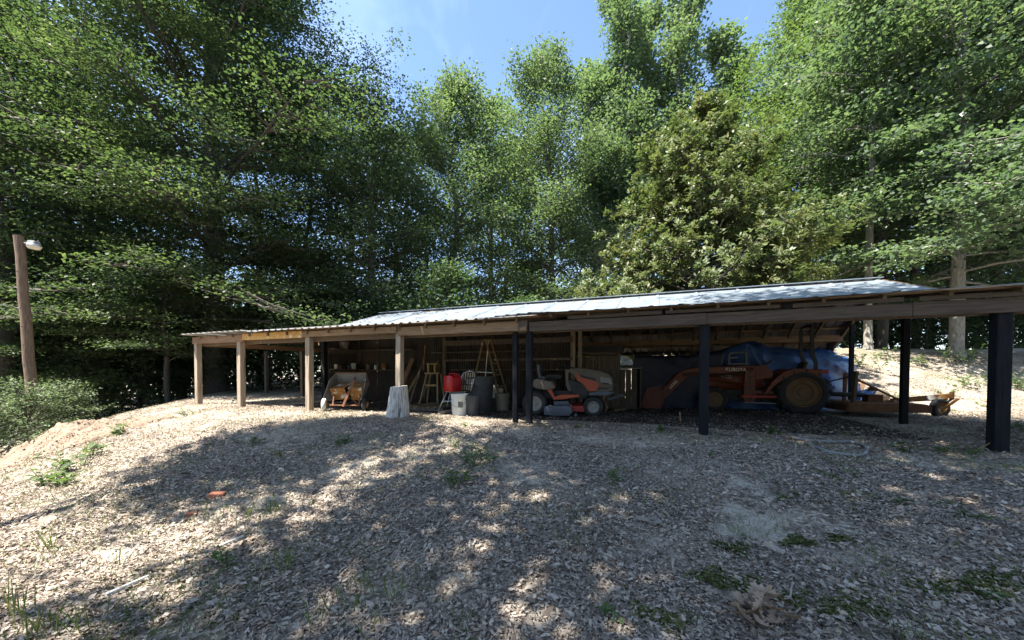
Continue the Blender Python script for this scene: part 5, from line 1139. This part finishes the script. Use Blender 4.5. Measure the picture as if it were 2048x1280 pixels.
# understorey shrubs behind the roof and in the woods
sh0 = make_tree('shrub', 'green shrub', T(900, 15), 3.6, .05, .03, 1.7, dome, 34, .4, 1.2, 6, 20, (.26, .2), (.12, .08), .8, M['lf_shrub'], M['bark'], 71, cat='shrub')
sh1 = make_tree('shrub', 'green shrub', T(900, 15), 3.2, .05, .03, 1.8, dome, 34, .3, 1.2, 6, 20, (.28, .16), (.13, .08), .8, M['lf_dark'], M['bark'], 72, cat='shrub')
usd = set()
for gp, ls in [('shrubs behind the roof', [(820, 15.5, 0, 1.1, 'bright shrub behind the roof at the left of the rounded pale tree'), (900, 14.5, 0, 1.2, 'largest bright shrub behind the roof, below the rounded pale tree'), (985, 15.5, 0, .95, 'bright shrub behind the roof between the two rounded crowns'), (1060, 15, 0, 1.1, 'bright shrub behind the roof left of the full-crowned tree foot'), (1130, 16, 0, 1.0, 'bright shrub behind the roof right of the full-crowned tree foot'), (1175, 14.5, 0, .8, 'smallest bright shrub, against the left side of the magnolia'), (760, 16.5, 0, 1.1, 'bright shrub behind the shaded left part of the metal roof')]),
               ('dark shrubs at the left', [(280, 15, 1, 1, 'dark shrub halfway between the lamp pole and the shed end'), (370, 17, 1, 1.1, 'dark shrub just left of the shed end post'), (470, 17.5, 1, 1, 'dark shrub seen through the end bay by the second post'), (540, 17, 1, 1.1, 'dark shrub seen through the end bay by its rear post'), (190, 14, 1, .9, 'dark shrub right of the pale small-leaved bushes'), (130, 17, 1, 1.2, 'dark shrub deep in the woods behind the lamp pole'), (600, 18, 1, 1.2, 'dark shrub behind the end bay left of the corrugated wall'), (50, 14, 1, 1.1, 'dark shrub at the foot of the thick dark left trunk'), (660, 19, 1, 1.2, 'dark shrub behind the corrugated wall corner'), (420, 20, 1, 1.3, 'dark far shrub behind the huge spreading tree trunk'), (320, 21, 1, 1.3, 'dark far shrub in the woods left of the huge trunk')]),
               ('shrubs beyond the bank', [(1700, 21, 1, 1, 'dark shrub on the wood edge above the thin dark post'), (1780, 20, 0, .9, 'bright shrub on the wood edge by the dark thick trunk'), (1850, 19, 1, 1, 'dark shrub on the wood edge left of the pale trunk'), (1930, 21, 0, 1, 'bright shrub on the wood edge right of the pale trunk'), (2010, 18, 1, 1, 'dark shrub on the wood edge above the thick black post'), (2080, 17, 0, .9, 'bright shrub just outside the right edge'), (1640, 20, 1, 1.1, 'dark shrub behind the rear end of the roof'), (1580, 19, 1, 1.1, 'dark shrub behind the right skirt of the magnolia'), (1500, 19, 1, 1.1, 'dark shrub hidden behind the magnolia foot'), (1900, 24, 1, 1.3, 'far dark shrub behind the pale trunk'), (2000, 25, 1, 1.3, 'far dark shrub at the right behind the thick post'), (1740, 25, 0, 1.3, 'far bright shrub behind the two bank trunks')])]:
    for px, Z, k, s, lb in ls:
        src = (sh0, sh1)[k]
        o = src if k not in usd else copy_tree(src); usd.add(k)
        o.location = T(px, Z); o.rotation_euler.z = rg.uniform(0, 6.28); o.scale = (s, s, s * rg.uniform(.85, 1.1)); o['label'] = lb; o['group'] = gp
# pale small-leaved bush under the pole
for k, (px, Z, h, R_, lb) in enumerate([(50, 7.6, 1.02, .95, 'pale small-leaved bush hiding the foot of the lamp pole'), (122, 8.5, .82, .8, 'pale small-leaved bush between the pole foot and the mound'), (-45, 6.6, .95, .8, 'pale small-leaved bush at the left edge beside the mound')]):
    make_tree('bush', lb, T(px, Z), h, .03, .02, R_, bushy, 32, .25, 1.25, 7, 10, (.10, .03), (.05, .028), 1.6, M['lf_holly'], M['bark'], 80 + k, cat='bush', droop=.1)
# trees that stand beside and behind the photographer and shade the yard
def shade(loc, H, cb, Rr, seed, label, lean=(0, 0), dens=50, nl=36, r0=.28):
    q = Vector(loc); q.z = float(gz(q.x, q.y))
    return make_tree('oak_tree', label, q, H, r0, cb, Rr, dome, nl, .1, .7, 6, dens, (.42, .2), (.17, .11), 1.5, M['lf_oak'], M['bark'], seed, droop=.05, lean=lean, group='trees behind the photographer')
shade((-4.9, -1.6, 0), 15.5, .58, 3.7, 91, 'shade tree standing behind the photographer on the left', (1.0, 3.2))
shade((-.9, -1.7, 0), 16.5, .58, 4.5, 92, 'shade tree standing right behind the photographer', (.2, 4.6))
shade((3.0, -2.0, 0), 15, .56, 4.4, 93, 'shade tree standing behind the photographer on the right', (.1, 3.0))
shade((-8.2, -1.3, 0), 13.5, .82, 1.45, 94, 'shade tree standing behind the photographer at the far left', (.3, 5.2), 40, 26, .10)
# far woods closing the view
def build_far():
    rng = np.random.default_rng(33); n = 60000
    a = rng.uniform(R(-62), R(62), n); d = rng.uniform(36, 46, n); x = d * np.sin(a) * 1.0; y = d * np.cos(a)
    top = 9 + 2.5 * np.sin(a * 9) + 2 * np.sin(a * 23 + 1); z = gz(x, y) + top * rng.random(n) ** .8
    keep = (np.sin(x * 1.7) + np.sin(z * 1.9 + x) + np.sin(y * 1.3 + z)) > -1.1
    x, y, z = x[keep], y[keep], z[keep]; n = len(x)
    Nn = unit(np.array([0, 0, .8]) + rng.normal(0, .6, (n, 3))); D = unit(rng.normal(0, 1, (n, 3)))
    o = leaf_obj('distant_woods', np.stack([x, y, z], 1), D, Nn, rng.uniform(.3, .6, n), rng.uniform(.2, .4, n), M['lf_dark'], None, rng=rng); props(o, 'dense far woods seen between the nearer trees', kind='stuff')
build_far()
def build_behind():
    rng = np.random.default_rng(35); n = 42000
    a = rng.uniform(R(78), R(282), n); d = rng.uniform(15, 22, n); x = d * np.sin(a); y = d * np.cos(a)
    top = 10 + 2.5 * np.sin(a * 9) + 2 * np.sin(a * 23 + 1); z = gz(x, y) + top * rng.random(n) ** .8
    Nn = unit(np.array([0, 0, .8]) + rng.normal(0, .6, (n, 3))); D = unit(rng.normal(0, 1, (n, 3)))
    o = leaf_obj('surrounding_woods', np.stack([x, y, z], 1), D, Nn, rng.uniform(.25, .5, n), rng.uniform(.18, .36, n), M['lf_dark'], None, rng=rng); props(o, 'woods round the rest of the clearing, behind the photographer', kind='stuff')
build_behind()
